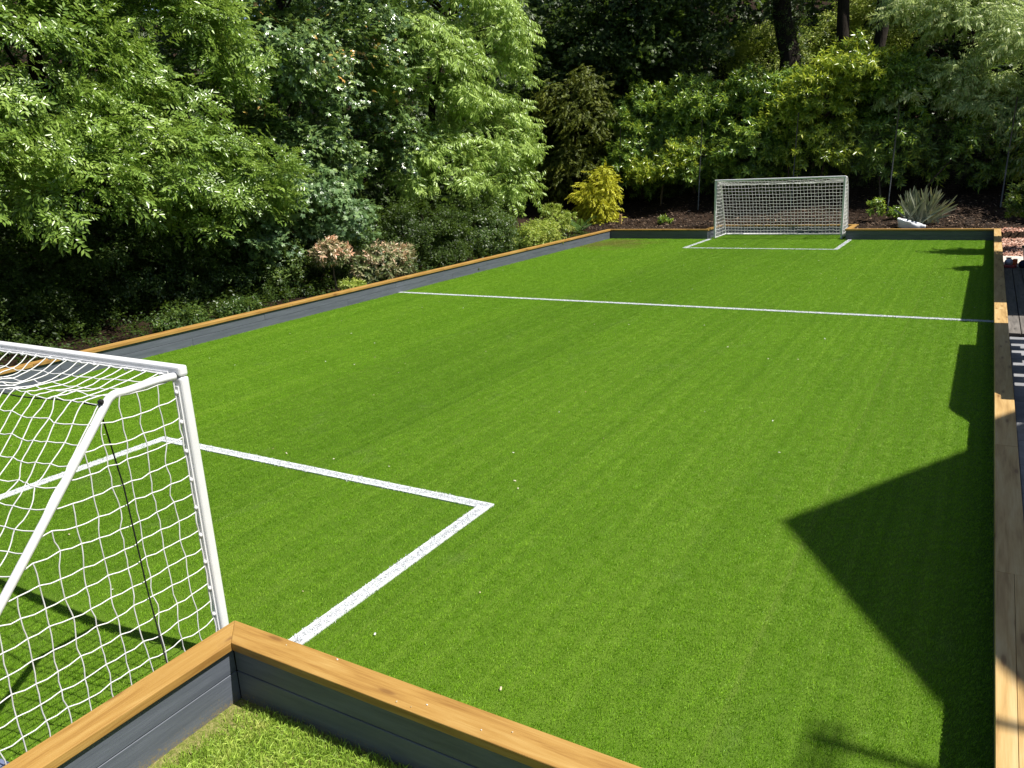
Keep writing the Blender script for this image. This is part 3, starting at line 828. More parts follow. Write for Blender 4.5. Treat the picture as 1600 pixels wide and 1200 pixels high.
def crown_sprays(lobes, pads, per_pad, pad_r, g, droop=.35, flat=.45, fill=0, face=None, low=-.5, up_tilt=.05):
    """pads of sprays on the surface of ellipsoid lobes, so that the crown reads as layered boughs"""
    Ls = np.array([l[:6] for l in lobes], float); wts = np.array([l[3]*l[4]+l[4]*l[5]+l[3]*l[5] for l in lobes]); wts /= wts.sum()
    C = []; O = []
    guard = 0
    while len(C) < pads and guard < pads*60:
        guard += 1
        l = Ls[g.choice(len(Ls), p=wts)]
        u = g.normal(0, 1, 3); u /= np.linalg.norm(u)
        if u[2] < low: continue
        if face is not None and u@face < -.25 and g.uniform() < .75: continue
        p = l[:3]+l[3:]*u*g.uniform(.78, 1.02)
        q = (p-Ls[:, :3])/Ls[:, 3:]
        if (np.sum(q*q, 1) < .55).any(): continue
        o_ = u/l[3:]; o_ /= np.linalg.norm(o_)
        C.append(p); O.append(o_)
    C = np.array(C); O = np.array(O)
    npad = len(C); per = np.maximum(4, g.normal(per_pad, per_pad*.3, npad)).astype(int)
    ci = np.repeat(np.arange(npad), per); n = len(ci)
    pr = np.repeat(g.uniform(.65, 1.3, npad)*pad_r, per)
    hz = O.copy(); hz[:, 2] *= flat; hz += g.normal(0, .15, hz.shape); hz[:, 2] += up_tilt; hz /= np.linalg.norm(hz, axis=1, keepdims=True)
    t1 = hz[ci]; t2 = np.cross(np.array([0, 0, 1.0]), t1); t2 /= np.linalg.norm(t2, axis=1, keepdims=True)+1e-9
    nn = np.cross(t1, t2)
    ang = g.uniform(0, 2*math.pi, n); rr = np.sqrt(g.uniform(0, 1, n)); a = rr*np.cos(ang); b = rr*np.sin(ang)
    P = C[ci]+t1*(a*pr)[:, None]+t2*(b*pr*.8)[:, None]+nn*(g.normal(0, .26, n)*pr)[:, None]
    P[:, 2] -= droop*(np.maximum(0, a)**2+.6*b*b)*pr
    D = t1*(.75+.4*np.maximum(a, -.5))[:, None]+t2*(b*.9)[:, None]+g.normal(0, .50, (n, 3)); D[:, 2] -= .18+droop*.9*np.maximum(-.2, a)
    tint_pad = np.repeat(g.uniform(-.14, .20, npad), per)
    ts_ = tint_pad+g.uniform(-.08, .08, n)
    Zr = .62*np.array([0, 0, 1.0])+.60*O[ci]
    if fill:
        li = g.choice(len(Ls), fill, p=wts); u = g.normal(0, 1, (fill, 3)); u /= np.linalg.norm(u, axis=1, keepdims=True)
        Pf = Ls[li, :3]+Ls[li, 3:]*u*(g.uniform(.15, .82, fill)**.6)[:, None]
        P = np.vstack([P, Pf]); D = np.vstack([D, u+g.normal(0, .6, u.shape)]); ts_ = np.r_[ts_, g.uniform(-.25, -.05, fill)]; Zr = np.vstack([Zr, .6*np.array([0, 0, 1.0])+.5*u])  # inner sprays get a darker tint, colouring in the shade inside the crown
    return P, D, ts_, C, Zr

def limbs(trunk_pts, trunk_r, targets, g, r0=.05, sides=6, upto=None):
    acc = Acc(); tp_ = np.asarray(trunk_pts, float)
    acc.add(tube_np(tp_, np.linspace(trunk_r, trunk_r*.45, len(tp_)), 10))
    for t in targets:
        k = int(np.clip(np.argmin(np.abs(tp_[:, 2]-(t[2]-.35*np.linalg.norm(t[:2]-tp_[0, :2])))), 0, len(tp_)-1))
        a = tp_[k]; mid = a*.5+t*.5+np.array([0, 0, .12*np.linalg.norm(t-a)])+g.normal(0, .08, 3)
        q1 = a*.75+mid*.25+g.normal(0, .04, 3); q2 = mid*.5+t*.5+np.array([0, 0, .05])
        rr = r0*g.uniform(.6, 1.2)
        acc.add(tube_np([a, q1, mid, q2, t], [rr, rr*.8, rr*.55, rr*.35, rr*.15], sides))
    return acc.get()

FACE_R = np.array([.8, -.45, .4]); FACE_F = np.array([.25, -.9, .35])
def plant(name, label, cat, base, lobes, kind, mat, pads, per_pad, pad_r, scale=1.0, seed=1, trunk_r=.12, trunk_h=None, droop=.35, flat=.45, fill=0,
          face=None, low=-.5, group=None, n_limbs=14, limb_r=.05, bark='bark', tint_fn=None, up_tilt=.05, crown_name='crown', lean=None, fork=None):
    g = np.random.default_rng(seed)
    root = empty(name, base); tag(root, label, cat, group)
    base = np.array(base, float)
    P, D, ts_, C, Zr = crown_sprays(lobes, pads, per_pad, pad_r, g, droop, flat, fill, face, low, up_tilt)
    S = scale*g.uniform(.65, 1.3, len(P))
    V, T, ti = None, None, None
    if tint_fn is not None: ts_ = tint_fn(P, ts_)
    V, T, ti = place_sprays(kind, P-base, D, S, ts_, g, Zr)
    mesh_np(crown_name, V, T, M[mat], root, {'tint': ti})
    if trunk_h:
        top = np.array([np.mean([l[0] for l in lobes]), np.mean([l[1] for l in lobes]), trunk_h]) if lean is None else np.array(lean, float)
        n = 8; f = np.linspace(0, 1, n)[:, None]
        tp_ = np.array([0, 0, -.15])+(top-base+np.array([0, 0, .15]))*f*np.array([1, 1, 1.0]); tp_[:, :2] *= (f**1.4)
        tp_[1:-1, :2] += g.normal(0, trunk_r*.35, (n-2, 2))
        sel = C[g.permutation(len(C))[:n_limbs]]-base
        V, T = limbs(tp_, trunk_r, sel, g, limb_r)
        mesh_np('trunk', V, T, M[bark], root, smooth=True)
    return root

# ------------------------------------------------------------------ trees along the left side
plant('ash_tree', 'sunlit ash tree with feathery leaves overhanging the wall at the far left', 'tree', (-14.6, 8.4, .2),
      [(-13.4, 7.0, 4.1, 1.7, 2.3, 1.8), (-13.7, 10.0, 4.8, 1.7, 2.0, 1.7), (-13.0, 8.6, 2.9, 1.4, 2.2, 1.1), (-12.4, 10.6, 2.3, 1.0, 1.0, .8), (-12.3, 7.4, 2.5, 1.0, 1.2, .55), (-12.2, 5.4, 2.9, .9, 1.2, .6), (-14.2, 8.6, 6.6, 2.2, 3.4, 1.7), (-13.6, 4.6, 4.4, 1.7, 2.0, 2.4)],
      'ash', 'ash', 230, 15, .44, 1.0, 11, .17, 7.0, .25, .9, 500, FACE_R, n_limbs=24)
plant('sycamore_tree', 'dark glossy broad leaved tree with a few orange leaves, left of the pale drooping tree', 'tree', (-15.2, 14.2, .25),
      [(-13.7, 12.4, 4.9, 1.5, 1.6, 1.4), (-13.5, 14.6, 4.3, 1.6, 1.8, 1.8), (-13.9, 16.2, 5.6, 1.5, 1.7, 1.6), (-13.4, 13.2, 2.9, 1.2, 1.5, 1.0), (-14.6, 14.0, 7.2, 2.2, 3.2, 1.6), (-13.2, 16.0, 3.0, 1.1, 1.3, .9)],
      'maple', 'maple', 210, 17, .42, 1.0, 12, .2, 7.6, .30, .9, 500, FACE_R, n_limbs=20)
plant('hazel_tree', 'low blue green leaved boughs hanging below the dark glossy tree', 'tree', (-14.2, 12.3, .2),
      [(-12.5, 12.2, 2.2, .9, 1.1, .55), (-12.2, 13.0, 1.6, .6, .8, .4), (-12.9, 10.9, 1.5, .7, .7, .4)],
      'maple', 'hazel', 26, 17, .48, .9, 13, .07, 2.4, .5, .3, 60, FACE_R, n_limbs=10, limb_r=.03)
plant('willow_leaved_tree', 'tall pale green tree with drooping narrow leaves beside the left wall', 'tree', (-13.9, 18.8, .25),
      [(-12.8, 17.6, 4.8, 1.3, 1.7, 1.5), (-12.7, 20.0, 5.6, 1.3, 1.5, 1.9), (-12.5, 19.8, 3.4, 1.2, 1.8, 1.3), (-12.4, 17.6, 2.4, 1.0, 1.5, 1.0), (-12.4, 20.4, 1.9, .9, 1.3, .8), (-13.2, 18.6, 7.3, 1.6, 2.3, 1.5), (-12.6, 21.2, 3.1, .8, .9, 1.0)],
      'lance', 'lance', 260, 20, .36, 1.0, 14, .15, 7.5, .45, .8, 600, FACE_R, n_limbs=22)
# dark shrubs and ivy under the trees
under = [('black shaded low bush between the nearer goal and the left wall', (-13.4, 6.0, .12), .9, 1.6, .6, 'dark', 'small'),
         ('dark ivy clad shrub behind the crossbar of the nearer goal', (-14.0, 4.6, .15), 1.3, 1.5, 1.1, 'ivy', 'small'),
         ('dark leafy shrub just beyond the nearer goal, at the left wall', (-14.2, 7.4, .15), 1.2, 1.5, .9, 'dark', 'small'),
         ('rounded green ivy bush against the middle of the left wall', (-13.9, 9.3, .15), 1.0, 1.2, 1.0, 'ivy', 'small'),
         ('upright yellowish ivy mound left of the pink tipped shrubs', (-12.7, 10.9, .15), .7, .8, 1.0, 'ivy', 'small'),
         ('deep green thicket behind the pink tipped shrubs', (-13.4, 13.6, .2), 1.2, 1.9, 1.0, 'ivy', 'small'),
         ('dense clipped looking green shrub right of the pink tipped shrubs', (-12.2, 15.9, .2), .9, 1.3, .85, 'dark', 'small'),
         ('fine leaved green shrub at the foot of the pale drooping tree', (-12.0, 18.5, .2), .8, 1.1, .75, 'ivy', 'small')]
for k, (lab, b, rx, ry, rz_, mt, kd) in enumerate(under):
    plant('ivy_shrub', lab, 'shrub', b, [(b[0], b[1], b[2]+rz_*.85, rx, ry, rz_), (b[0]+.25, b[1]+ry*.5, b[2]+rz_*.5, rx*.7, ry*.6, rz_*.6)], kd, mt, 75, 18, .30, 1.05, 30+k,
          .05, b[2]+rz_, .3, .5, 420, None, -.9, 'shrubs under the left hand trees', 6, .02)
# low bright plants by the wall
for k, (lab, b, r, h, mt, kd, sc_) in enumerate([
        ('low lime green shrub at the wall below the pale drooping tree', (-11.25, 19.6, .15), .42, .30, 'lime', 'small', 1.1),
        ('second lime green shrub nearer the yellow bush', (-11.3, 20.6, .15), .5, .36, 'lime', 'small', 1.2),
        ('pale yellow green bush left of the yellow conifer', (-12.0, 23.0, .2), .55, .55, 'lime', 'laurel', .7),
        ('small fresh green sprout at the foot of the pink tipped shrub', (-11.1, 12.1, .12), .13, .13, 'lime', 'laurel', .6),
        ('low creeping green plant behind the wall, left of the pink tipped shrubs', (-11.2, 9.3, .1), .2, .16, 'ivy', 'small', 1.0),
        ('low leafy weeds behind the left wall, closest to the nearer goal', (-11.2, 8.2, .1), .18, .15, 'ivy', 'small', 1.1)]):
    plant('low_shrub', lab, 'shrub', b, [(b[0], b[1], b[2]+h*.8, r, r*1.3, h)], kd, mt, 22, 14, .16, sc_, 50+k, .012, b[2]+h, .3, .5, 40, None, -.8, 'low plants along the left wall', 5, .008, 'twig')
# ivy running over the soil under the trees
g = np.random.default_rng(88); n = 2600
x = g.uniform(-15.5, -10.82, n); y = g.uniform(0, 23.5, n); z = ground_z(x, y)+g.uniform(.02, .22, n)*np.clip((-10.8-x)/.6, .1, 1)
D = np.stack([g.normal(0, 1, n), g.normal(0, 1, n), g.normal(.1, .3, n)], 1)
V, T, ti = place_sprays('small', np.stack([x, y, z], 1), D, g.uniform(.9, 1.5, n), g.uniform(-.25, 0, n), g)
o = mesh_np('ground_ivy', V, T, M['dark'], None, {'tint': ti}); tag(o, 'dark ivy covering the soil behind the left wall', 'ivy', kind='stuff')
# fern
def fern(label, base, n, seed, sc_):
    g = np.random.default_rng(seed); root = empty('fern', base); tag(root, label, 'fern')
    a = np.arange(n)*2.4+g.uniform(-.3, .3, n)
    D = np.stack([np.cos(a), np.sin(a), g.uniform(.5, 1.1, n)], 1); P = np.zeros((n, 3))+g.normal(0, .03, (n, 3)); P[:, 2] = .02
    V, T, ti = place_sprays('fern', P, D, sc_*g.uniform(.8, 1.2, n), g.uniform(-.1, .2, n), g)
    mesh_np('fronds', V, T, M['fern'], root, {'tint': ti}); return root
fern('green fern in front of the yellow conifer by the wall corner', (-11.6, 23.9, .2), 13, 61, 1.25)
fern('green fern under the pale drooping tree beside the dark gap', (-12.2, 22.0, .2), 12, 62, 1.2)

# photinias with pink new growth
def pink(lobe_c, top):
    def f(P, t):
        rel = (P[:, 2]-lobe_c[2])/top
        return t+np.clip(.02+.28*rel, -.2, .34)+np.random.default_rng(4).normal(0, .10, len(t))
    return f
plant('photinia_shrub', 'small leggy shrub with bare stems and pale pink leaf tips, left of the pair', 'shrub', (-11.25, 11.85, .12),
      [(-11.25, 11.85, .92, .26, .29, .20), (-11.2, 11.65, 1.08, .16, .18, .14)], 'laurel', 'photinia', 40, 11, .15, .72, 21, .025, .9, .2, .6, 30, None, -.55, n_limbs=16, limb_r=.014, bark='twig',
      tint_fn=pink((0, 0, .98), .3))
plant('photinia_shrub', 'rounded shrub with pink and cream leaf tips, right of the pair', 'shrub', (-11.3, 13.45, .12),
      [(-11.3, 13.2, .56, .40, .55, .32), (-11.3, 13.75, .58, .34, .42, .28)], 'laurel', 'photinia', 80, 10, .17, .78, 22, .03, .6, .2, .6, 60, None, -.6, n_limbs=20, limb_r=.012, bark='twig',
      tint_fn=pink((0, 0, .78), .40))

# ------------------------------------------------------------------ far end
plant('golden_conifer', 'bright yellow conifer in the sun at the far left corner of the pitch', 'shrub', (-11.75, 25.6, .25),
      [(-11.75, 25.6, .75, .62, .6, .55), (-11.5, 25.45, 1.35, .45, .45, .5), (-11.95, 25.6, 1.5, .35, .4, .4), (-11.4, 25.5, 1.95, .28, .3, .45)], 'frond', 'gold', 80, 12, .22, 1.25, 71, .05, 1.9, .8, .4, 120, None, -.9, n_limbs=8, limb_r=.015)
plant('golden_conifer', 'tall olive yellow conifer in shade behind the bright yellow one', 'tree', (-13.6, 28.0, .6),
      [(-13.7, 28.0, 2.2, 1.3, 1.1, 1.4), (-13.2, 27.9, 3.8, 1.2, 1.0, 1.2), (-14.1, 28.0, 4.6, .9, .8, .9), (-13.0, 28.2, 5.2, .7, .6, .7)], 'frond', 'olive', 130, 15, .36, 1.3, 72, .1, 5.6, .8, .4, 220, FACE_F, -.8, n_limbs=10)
# laurel hedge shrubs beyond the netting
hedge = [('tall dark cherry laurel beside the olive yellow conifer', (-11.3, 29.0, .6), [(-11.2, 28.3, 2.2, 1.1, 1.0, 1.3), (-11.2, 28.9, 3.9, 1.2, 1.1, 1.1)], 90),
         ('dark cherry laurel behind the left end of the netting', (-9.3, 28.9, .7), [(-9.3, 28.4, 2.4, 1.2, 1.0, 1.2), (-9.3, 28.9, 4.1, 1.2, 1.1, 1.0)], 95),
         ('dark cherry laurel with flat top above the distant goal', (-7.3, 29.2, .8), [(-7.3, 28.5, 2.5, 1.2, 1.1, 1.2), (-7.2, 29.1, 4.3, 1.3, 1.1, .9)], 95),
         ('sunlit yellow green laurel above the right post of the distant goal', (-5.2, 29.0, .7), [(-5.0, 28.4, 2.6, 1.2, 1.1, 1.0), (-4.9, 28.5, 4.1, 1.2, 1.1, 1.0), (-4.1, 28.5, 4.9, 1.0, 1.0, .8), (-6.0, 28.4, 3.5, .7, .8, .5)], 120),
         ('laurel behind the strap leaved plant, in the shade', (-2.7, 29.3, .8), [(-2.8, 28.8, 2.4, 1.3, 1.1, 1.2), (-2.8, 29.2, 4.2, 1.2, 1.0, 1.2)], 85),
         ('laurel at the right edge behind the potted tree', (-.3, 29.4, .8), [(-.3, 28.8, 2.2, 1.5, 1.0, 1.1), (1.4, 29.3, 2.4, 1.2, 1.0, 1.2)], 85)]
for k, (lab, b, lb, pd) in enumerate(hedge):
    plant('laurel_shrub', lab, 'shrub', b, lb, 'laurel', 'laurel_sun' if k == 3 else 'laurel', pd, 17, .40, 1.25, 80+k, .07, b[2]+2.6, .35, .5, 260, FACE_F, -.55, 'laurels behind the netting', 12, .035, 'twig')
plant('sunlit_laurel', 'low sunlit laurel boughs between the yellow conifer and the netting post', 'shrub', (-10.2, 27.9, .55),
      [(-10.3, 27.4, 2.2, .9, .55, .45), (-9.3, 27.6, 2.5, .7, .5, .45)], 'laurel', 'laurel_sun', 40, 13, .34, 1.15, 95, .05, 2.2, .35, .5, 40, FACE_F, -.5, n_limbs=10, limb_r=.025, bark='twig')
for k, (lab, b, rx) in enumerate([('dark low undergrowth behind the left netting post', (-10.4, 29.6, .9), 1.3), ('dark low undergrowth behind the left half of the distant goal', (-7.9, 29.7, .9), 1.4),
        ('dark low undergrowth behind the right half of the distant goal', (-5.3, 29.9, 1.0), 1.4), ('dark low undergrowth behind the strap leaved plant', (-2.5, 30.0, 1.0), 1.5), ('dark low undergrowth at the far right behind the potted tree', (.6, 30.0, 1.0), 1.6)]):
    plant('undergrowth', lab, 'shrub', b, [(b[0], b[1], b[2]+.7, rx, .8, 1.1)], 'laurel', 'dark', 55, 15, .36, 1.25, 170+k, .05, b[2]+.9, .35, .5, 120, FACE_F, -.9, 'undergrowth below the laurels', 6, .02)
# silver green tree on the right
plant('silver_leaved_tree', 'large silver green tree with layered drooping boughs at the upper right', 'tree', (-.6, 31.2, .9),
      [(-2.1, 29.4, 6.8, 1.3, 1.3, .65), (-.8, 29.3, 6.1, 1.3, 1.3, .6), (.5, 29.1, 5.3, 1.3, 1.3, .6), (1.8, 29.0, 4.4, 1.3, 1.2, .6), (-1.8, 28.9, 4.3, 1.2, .9, .7), (-.2, 29.0, 3.7, 1.2, .9, .7), (1.0, 28.7, 3.0, 1.0, .9, .6), (-2.6, 30.4, 8.2, 1.4, 1.3, .8)],
      'lance', 'silver', 240, 21, .42, 1.05, 16, .22, 8.0, .55, .35, 600, FACE_F, -.45, n_limbs=20)
# tall trees whose trunks show at the top
def tall(label, base, r, top, lobes, seed, mt='dark', lean=None):
    return plant('woodland_tree', label, 'tree', base, lobes, 'maple', mt, 110, 16, 1.0, 1.5, seed, r, top, .4, .4, 300, None, -.7, 'tall trees on the bank', 10, .12, lean=lean)
tall('tall ivy clad tree with the thickest trunk at the top of the bank', (-7.2, 33.4, 1.9), .50, 11.5, [(-8.4, 32.4, 11.2, 2.6, 2.6, 1.9), (-10.8, 31.4, 10.6, 2.2, 2.4, 1.6), (-4.9, 30.7, 10.8, 1.7, 1.6, 1.2)], 41, lean=(-7.5, 33.2, 11.5))
tall('tall tree with forked dark trunk, middle of the three on the bank', (-5.2, 33.6, 2.0), .30, 12, [(-7.4, 34.0, 13.2, 2.4, 2.2, 1.6)], 42, lean=(-5.5, 33.6, 12.5))
tall('tall tree with dark leaning trunk, right hand of the three on the bank', (-3.9, 33.8, 2.0), .28, 12, [(-6.4, 33.0, 15.0, 2.2, 2.2, 1.6)], 43, lean=(-4.4, 33.7, 13))
tall('unseen tree added outside the right edge to shade the mulch bank', (4.6, 28.4, 1.2), .28, 5.5, [(4.8, 28.3, 4.6, 2.0, 1.6, 1.4), (2.9, 28.0, 3.9, 1.2, 1.3, .9), (6.8, 28.6, 5.6, 2.0, 1.7, 1.4)], 44)  # out of view, put here so its crown shades the mulch
# ivy on the thick trunk
g = np.random.default_rng(9)
n = 520; zz = g.uniform(2.2, 9, n); aa = g.uniform(0, 6.28, n)
P = np.stack([.10+.46*np.cos(aa), .46*np.sin(aa), zz-1.9], 1); D = np.stack([np.cos(aa), np.sin(aa), g.uniform(-.6, .2, n)], 1)
V, T, ti = place_sprays('small', P, D, g.uniform(1, 1.6, n), g.uniform(-.1, .2, n), g)
ivy = mesh_np('climbing_ivy', V, T, M['ivy'], None, {'tint': ti}, loc=(-7.2, 33.4, 1.9)); tag(ivy, 'green ivy climbing the thickest trunk on the bank', 'ivy')
# dark tree between the pale tree and the bank
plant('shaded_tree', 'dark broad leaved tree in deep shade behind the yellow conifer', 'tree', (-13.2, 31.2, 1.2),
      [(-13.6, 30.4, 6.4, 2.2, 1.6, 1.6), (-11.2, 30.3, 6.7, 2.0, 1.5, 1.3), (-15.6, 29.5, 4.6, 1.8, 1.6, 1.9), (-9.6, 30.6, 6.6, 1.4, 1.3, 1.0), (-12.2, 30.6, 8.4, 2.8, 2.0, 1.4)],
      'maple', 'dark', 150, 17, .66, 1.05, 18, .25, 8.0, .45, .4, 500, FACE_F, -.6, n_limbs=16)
plant('sunlit_bush', 'bright yellow green bush glowing between the trunks on the bank', 'shrub', (-6.2, 36.6, 2.6),
      [(-6.4, 36.4, 5.6, 1.5, 1.2, 2.2), (-8.8, 36.8, 5.8, 1.3, 1.2, 2.0), (-4.4, 36.6, 7.0, 1.3, 1.2, 1.8), (-2.9, 36.4, 8.0, 1.3, 1.2, 1.4)], 'small', 'lime', 150, 16, .5, 2.0, 19, .1, 6.0, .3, .5, 200, FACE_F, -.8, n_limbs=10)
# woodland mass on the slopes behind everything
g = np.random.default_rng(77)
def slope_cloud(n, xr, yr, hmax):
    x = g.uniform(*xr, n); y = g.uniform(*yr, n); z = ground_z(x, y)+hmax*g.uniform(0, 1, n)
    return np.stack([x, y, z], 1)
P = np.vstack([slope_cloud(5200, (-24, -15.8), (0, 32), 8.5), slope_cloud(3800, (-22, 8), (37.5, 46), 7.0), slope_cloud(2200, (-22, -11), (30, 38), 8), slope_cloud(1600, (-12, 4), (29.8, 32), 3.2)])
P += np.sin(P[:, [1, 2, 0]]*1.3)*.5
D = np.stack([g.uniform(-.3, 1, len(P)), g.uniform(-1, .1, len(P)), g.uniform(-.9, .1, len(P))], 1)
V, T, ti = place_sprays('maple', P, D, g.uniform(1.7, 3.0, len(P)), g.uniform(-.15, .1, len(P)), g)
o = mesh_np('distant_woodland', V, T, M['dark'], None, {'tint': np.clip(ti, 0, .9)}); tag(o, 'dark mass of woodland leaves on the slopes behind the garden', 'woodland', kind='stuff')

# young laurel seedlings on the mulch
for k, (lab, b, h) in enumerate([('young upright laurel seedling right of the distant goal', (-2.85, 26.2, .38), .55), ('second low laurel seedling left of the strap leaved plant', (-2.3, 26.4, .4), .30), ('small weed on the sunlit mulch left of the distant goal', (-9.3, 25.9, .33), .18)]):
    plant('laurel_seedling', lab, 'plant', b, [(b[0], b[1], b[2]+h*.75, .14, .14, h*.4)], 'laurel', 'laurel', 9, 4, .07, .8, 140+k, .008, b[2]+h*.7, .3, .5, 0, None, -.8, None, 5, .006, 'twig')

# bare arching stems in the dark understorey
acc_specs = [((-5.9, 28.0), [(0, 0, 0), (.12, 0, .9), (.05, 0, 1.7), (.35, 0, 2.5)]), ((-4.9, 28.1), [(0, 0, 0), (.18, 0, 1.0), (.22, 0, 2.0), (.4, 0, 2.6)]), ((-2.9, 27.9), [(0, 0, 0), (-.1, 0, .8), (.15, 0, 1.5), (.6, 0, 1.9)]), ((-1.9, 28.1), [(0, 0, 0), (.4, 0, .6), (.9, 0, 1.2), (1.2, 0, 1.9)])]
for k, ((bx, by), pts) in enumerate(acc_specs):
    lab = ['leftmost bare arching stem under the sunlit laurel', 'second bare stem from the left under the sunlit laurel', 'curved bare stem left above the strap leaved plant', 'slanting bare stem right above the strap leaved plant'][k]
    bz = float(ground_z(np.array(bx), np.array(by)))
    V, T = tube_np(np.array(pts), np.linspace(.03, .015, len(pts)), 7)
    o = mesh_np('bare_stem', V, T, M['twig'], None, smooth=True, loc=(bx, by, bz-.02)); tag(o, lab, 'stem', 'bare stems')

# ------------------------------------------------------------------ netting fence on the bank
root = empty('netting_fence', (-4.1, 27.2, .5)); tag(root, 'fine black netting on thin posts behind the distant goal', 'netting')
net_x = [-11.55, -8.6, -5.5, -2.62, .35, 3.3]
for x in net_x:
    z0 = float(ground_z(np.array(x), np.array(27.2)))
    V, T = tube_np([(x+4.1, 0, z0-.6), (x+4.1+.05, .0, 1.8), (x+4.1+.1, .0, 3.15)], .021, 7); mesh_np('fence_post', V, T, M['post_metal'], root, smooth=True)
acc = Acc(); ncell = .07
for x in np.arange(net_x[0], net_x[-1], ncell):
    z0 = float(ground_z(np.array(x), np.array(27.2))); zt = 2.95-.35*math.sin(math.pi*((x-net_x[0]) % 2.97)/2.97)
    acc.add(tube_np([(x+4.1, .03, z0-.5), (x+4.1+.05, .03+.05*math.sin(x*3), 1.5), (x+4.1+.09, .03, zt)], .0016, 3, False))
for z in np.arange(.1, 2.6, ncell):
    xs_ = np.arange(net_x[0], net_x[-1], .5)
    acc.add(tube_np(np.stack([xs_+4.1+.03*z, .03+.04*np.sin(xs_*3+z), z-.12*np.abs(np.sin(math.pi*(xs_-net_x[0])/2.97))*z/3], 1), .0016, 3, False))
V, T = acc.get(); mesh_np('net', V, T, M['black_net'], root)

# ------------------------------------------------------------------ strap leaved plant in a white sack
bx, by = -1.62, 25.15; bz = float(ground_z(np.array(bx), np.array(by)))
root = empty('strap_leaved_plant', (bx, by, bz)); tag(root, 'fan of stiff grey green strap leaves rising behind the far wall', 'plant')
g = np.random.default_rng(5)
for k in range(110):
    a = g.uniform(-1.0, 1.3)*(.5+.5*g.uniform()); fb = g.uniform(-.35, .35); Ln = g.uniform(.78, 1.12)*(1.0-.12*abs(a)); w = g.uniform(.045, .068)
    d = np.array([math.sin(a)+.12, math.sin(fb)*.6, math.cos(a)]); d /= np.linalg.norm(d)
    sd = np.cross(d, np.array([g.normal(0, .5), -1, g.normal(0, .2)])); sd /= np.linalg.norm(sd); nn = np.cross(sd, d)
    b0 = np.array([g.normal(.05, .19), g.normal(0, .09), .02])
    V = []; sagd = g.uniform(0, .16)*abs(a)
    for f_, wf in ((0, .75), (.35, 1.0), (.7, .9), (.93, .5)):
        c_ = b0+d*Ln*f_-np.array([0, 0, sagd*f_*f_])
        V += [c_-sd*w*wf/2+nn*.006, c_-nn*.004, c_+sd*w*wf/2+nn*.006]
    V.append(b0+d*Ln-np.array([0, 0, sagd])); T = []
    for s_ in range(3):
        for q in range(2):
            p = s_*3+q; T += [(p, p+1, p+4), (p, p+4, p+3)]
    T += [(9, 10, 12), (10, 11, 12)]
    mesh_np('leaf', np.array(V), np.array(T), M['phormium'], root, {'tint': np.full(13, np.clip(g.normal(.45, .28), 0, 1))})
M['sack'] = plain_mat('white_plastic_sack', (.74, .76, .80), .45, .4, .08, 6, bump=.4)
root = empty('white_sack', (-1.75, 24.72, .24)); tag(root, 'slumped white plastic sack of soil below the strap leaved plant', 'sack')
prof = [(.22, 0.0), (.30, .05), (.30, .13), (.315, .20), (.295, .208), (.27, .13)]
n = 28; V = []; T = []
for i, (r, z) in enumerate(prof):
    for j in range(n):
        a = 2*math.pi*j/n; k_ = 1+.05*math.sin(5*a+i)+.03*math.sin(11*a)
        tz = z*(1.0-.48*math.cos(a)) if z > 0 else 0
        V.append((1.15*r*k_*math.cos(a), .72*r*k_*math.sin(a), tz+.008*math.sin(7*a)*(z > .1)))
for i in range(len(prof)-1):
    for j in range(n):
        a_, b_ = i*n+j, i*n+(j+1) % n; T += [(a_, b_, b_+n), (a_, b_+n, a_+n)]
mesh_np('sack', np.array(V), np.array(T), M['sack'], root, smooth=True)
V = [(0, 0, .20)]+[(1.15*.27*math.cos(2*math.pi*j/n), .72*.27*math.sin(2*math.pi*j/n), .15*(1.0-.45*math.cos(2*math.pi*j/n))) for j in range(n)]
T = [(0, 1+j, 1+(j+1) % n) for j in range(n)]
mesh_np('soil_fill', np.array(V), np.array(T), M['soil'], root)

# short timber stake
root = box_obj('timber_stake', -.045, .045, -.04, .04, -.12, .42, M['timber_pale'], None, .006)
root.location = (-10.72, 25.35, .27); root.rotation_euler = (0, .03, .2); tag(root, 'short square timber stake beside the yellow conifer', 'stake')

# bark chips
g = np.random.default_rng(15)
n = 9000; x = g.uniform(-12, 3.5, n); y = YF+.12+(g.uniform(0, 1, n)**1.5)*4.2
okc = ~((x > RXL-.12) & (x < RXR+.12) & (y < RYF+.12)); okc &= ~((x > .2) & (y < YF+.9)); x, y = x[okc], y[okc]; n = len(x)
z = ground_z(x, y)+.012
a = g.uniform(0, 6.28, n); ln = g.uniform(.02, .06, n); wd = g.uniform(.008, .02, n)
dx = np.stack([np.cos(a), np.sin(a), g.normal(0, .3, n)], 1)*ln[:, None]; dy = np.stack([-np.sin(a), np.cos(a), g.normal(0, .4, n)], 1)*wd[:, None]
c0 = np.stack([x, y, z], 1); up_ = np.array([0, 0, .008])
V = np.stack([c0-dx-dy, c0+dx-dy, c0+dx+dy, c0-dx+dy, c0-dx*.9-dy*.9+up_, c0+dx*.9-dy*.9+up_, c0+dx*.9+dy*.9+up_, c0-dx*.9+dy*.9+up_], 1).reshape(-1, 3)
bt = np.array([(4, 5, 6), (4, 6, 7), (0, 1, 5), (0, 5, 4), (1, 2, 6), (1, 6, 5), (2, 3, 7), (2, 7, 6), (3, 0, 4), (3, 4, 7)])
T = (bt[None]+(np.arange(n)*8)[:, None, None]).reshape(-1, 3)
M['chip'] = leaf_mat('bark_chip', [(0, (.012, .008, .006)), (.65, (.040, .026, .017)), (.92, (.11, .070, .044)), (1, (.28, .20, .14))], (.2, .1, .05), .05, .8, .2)
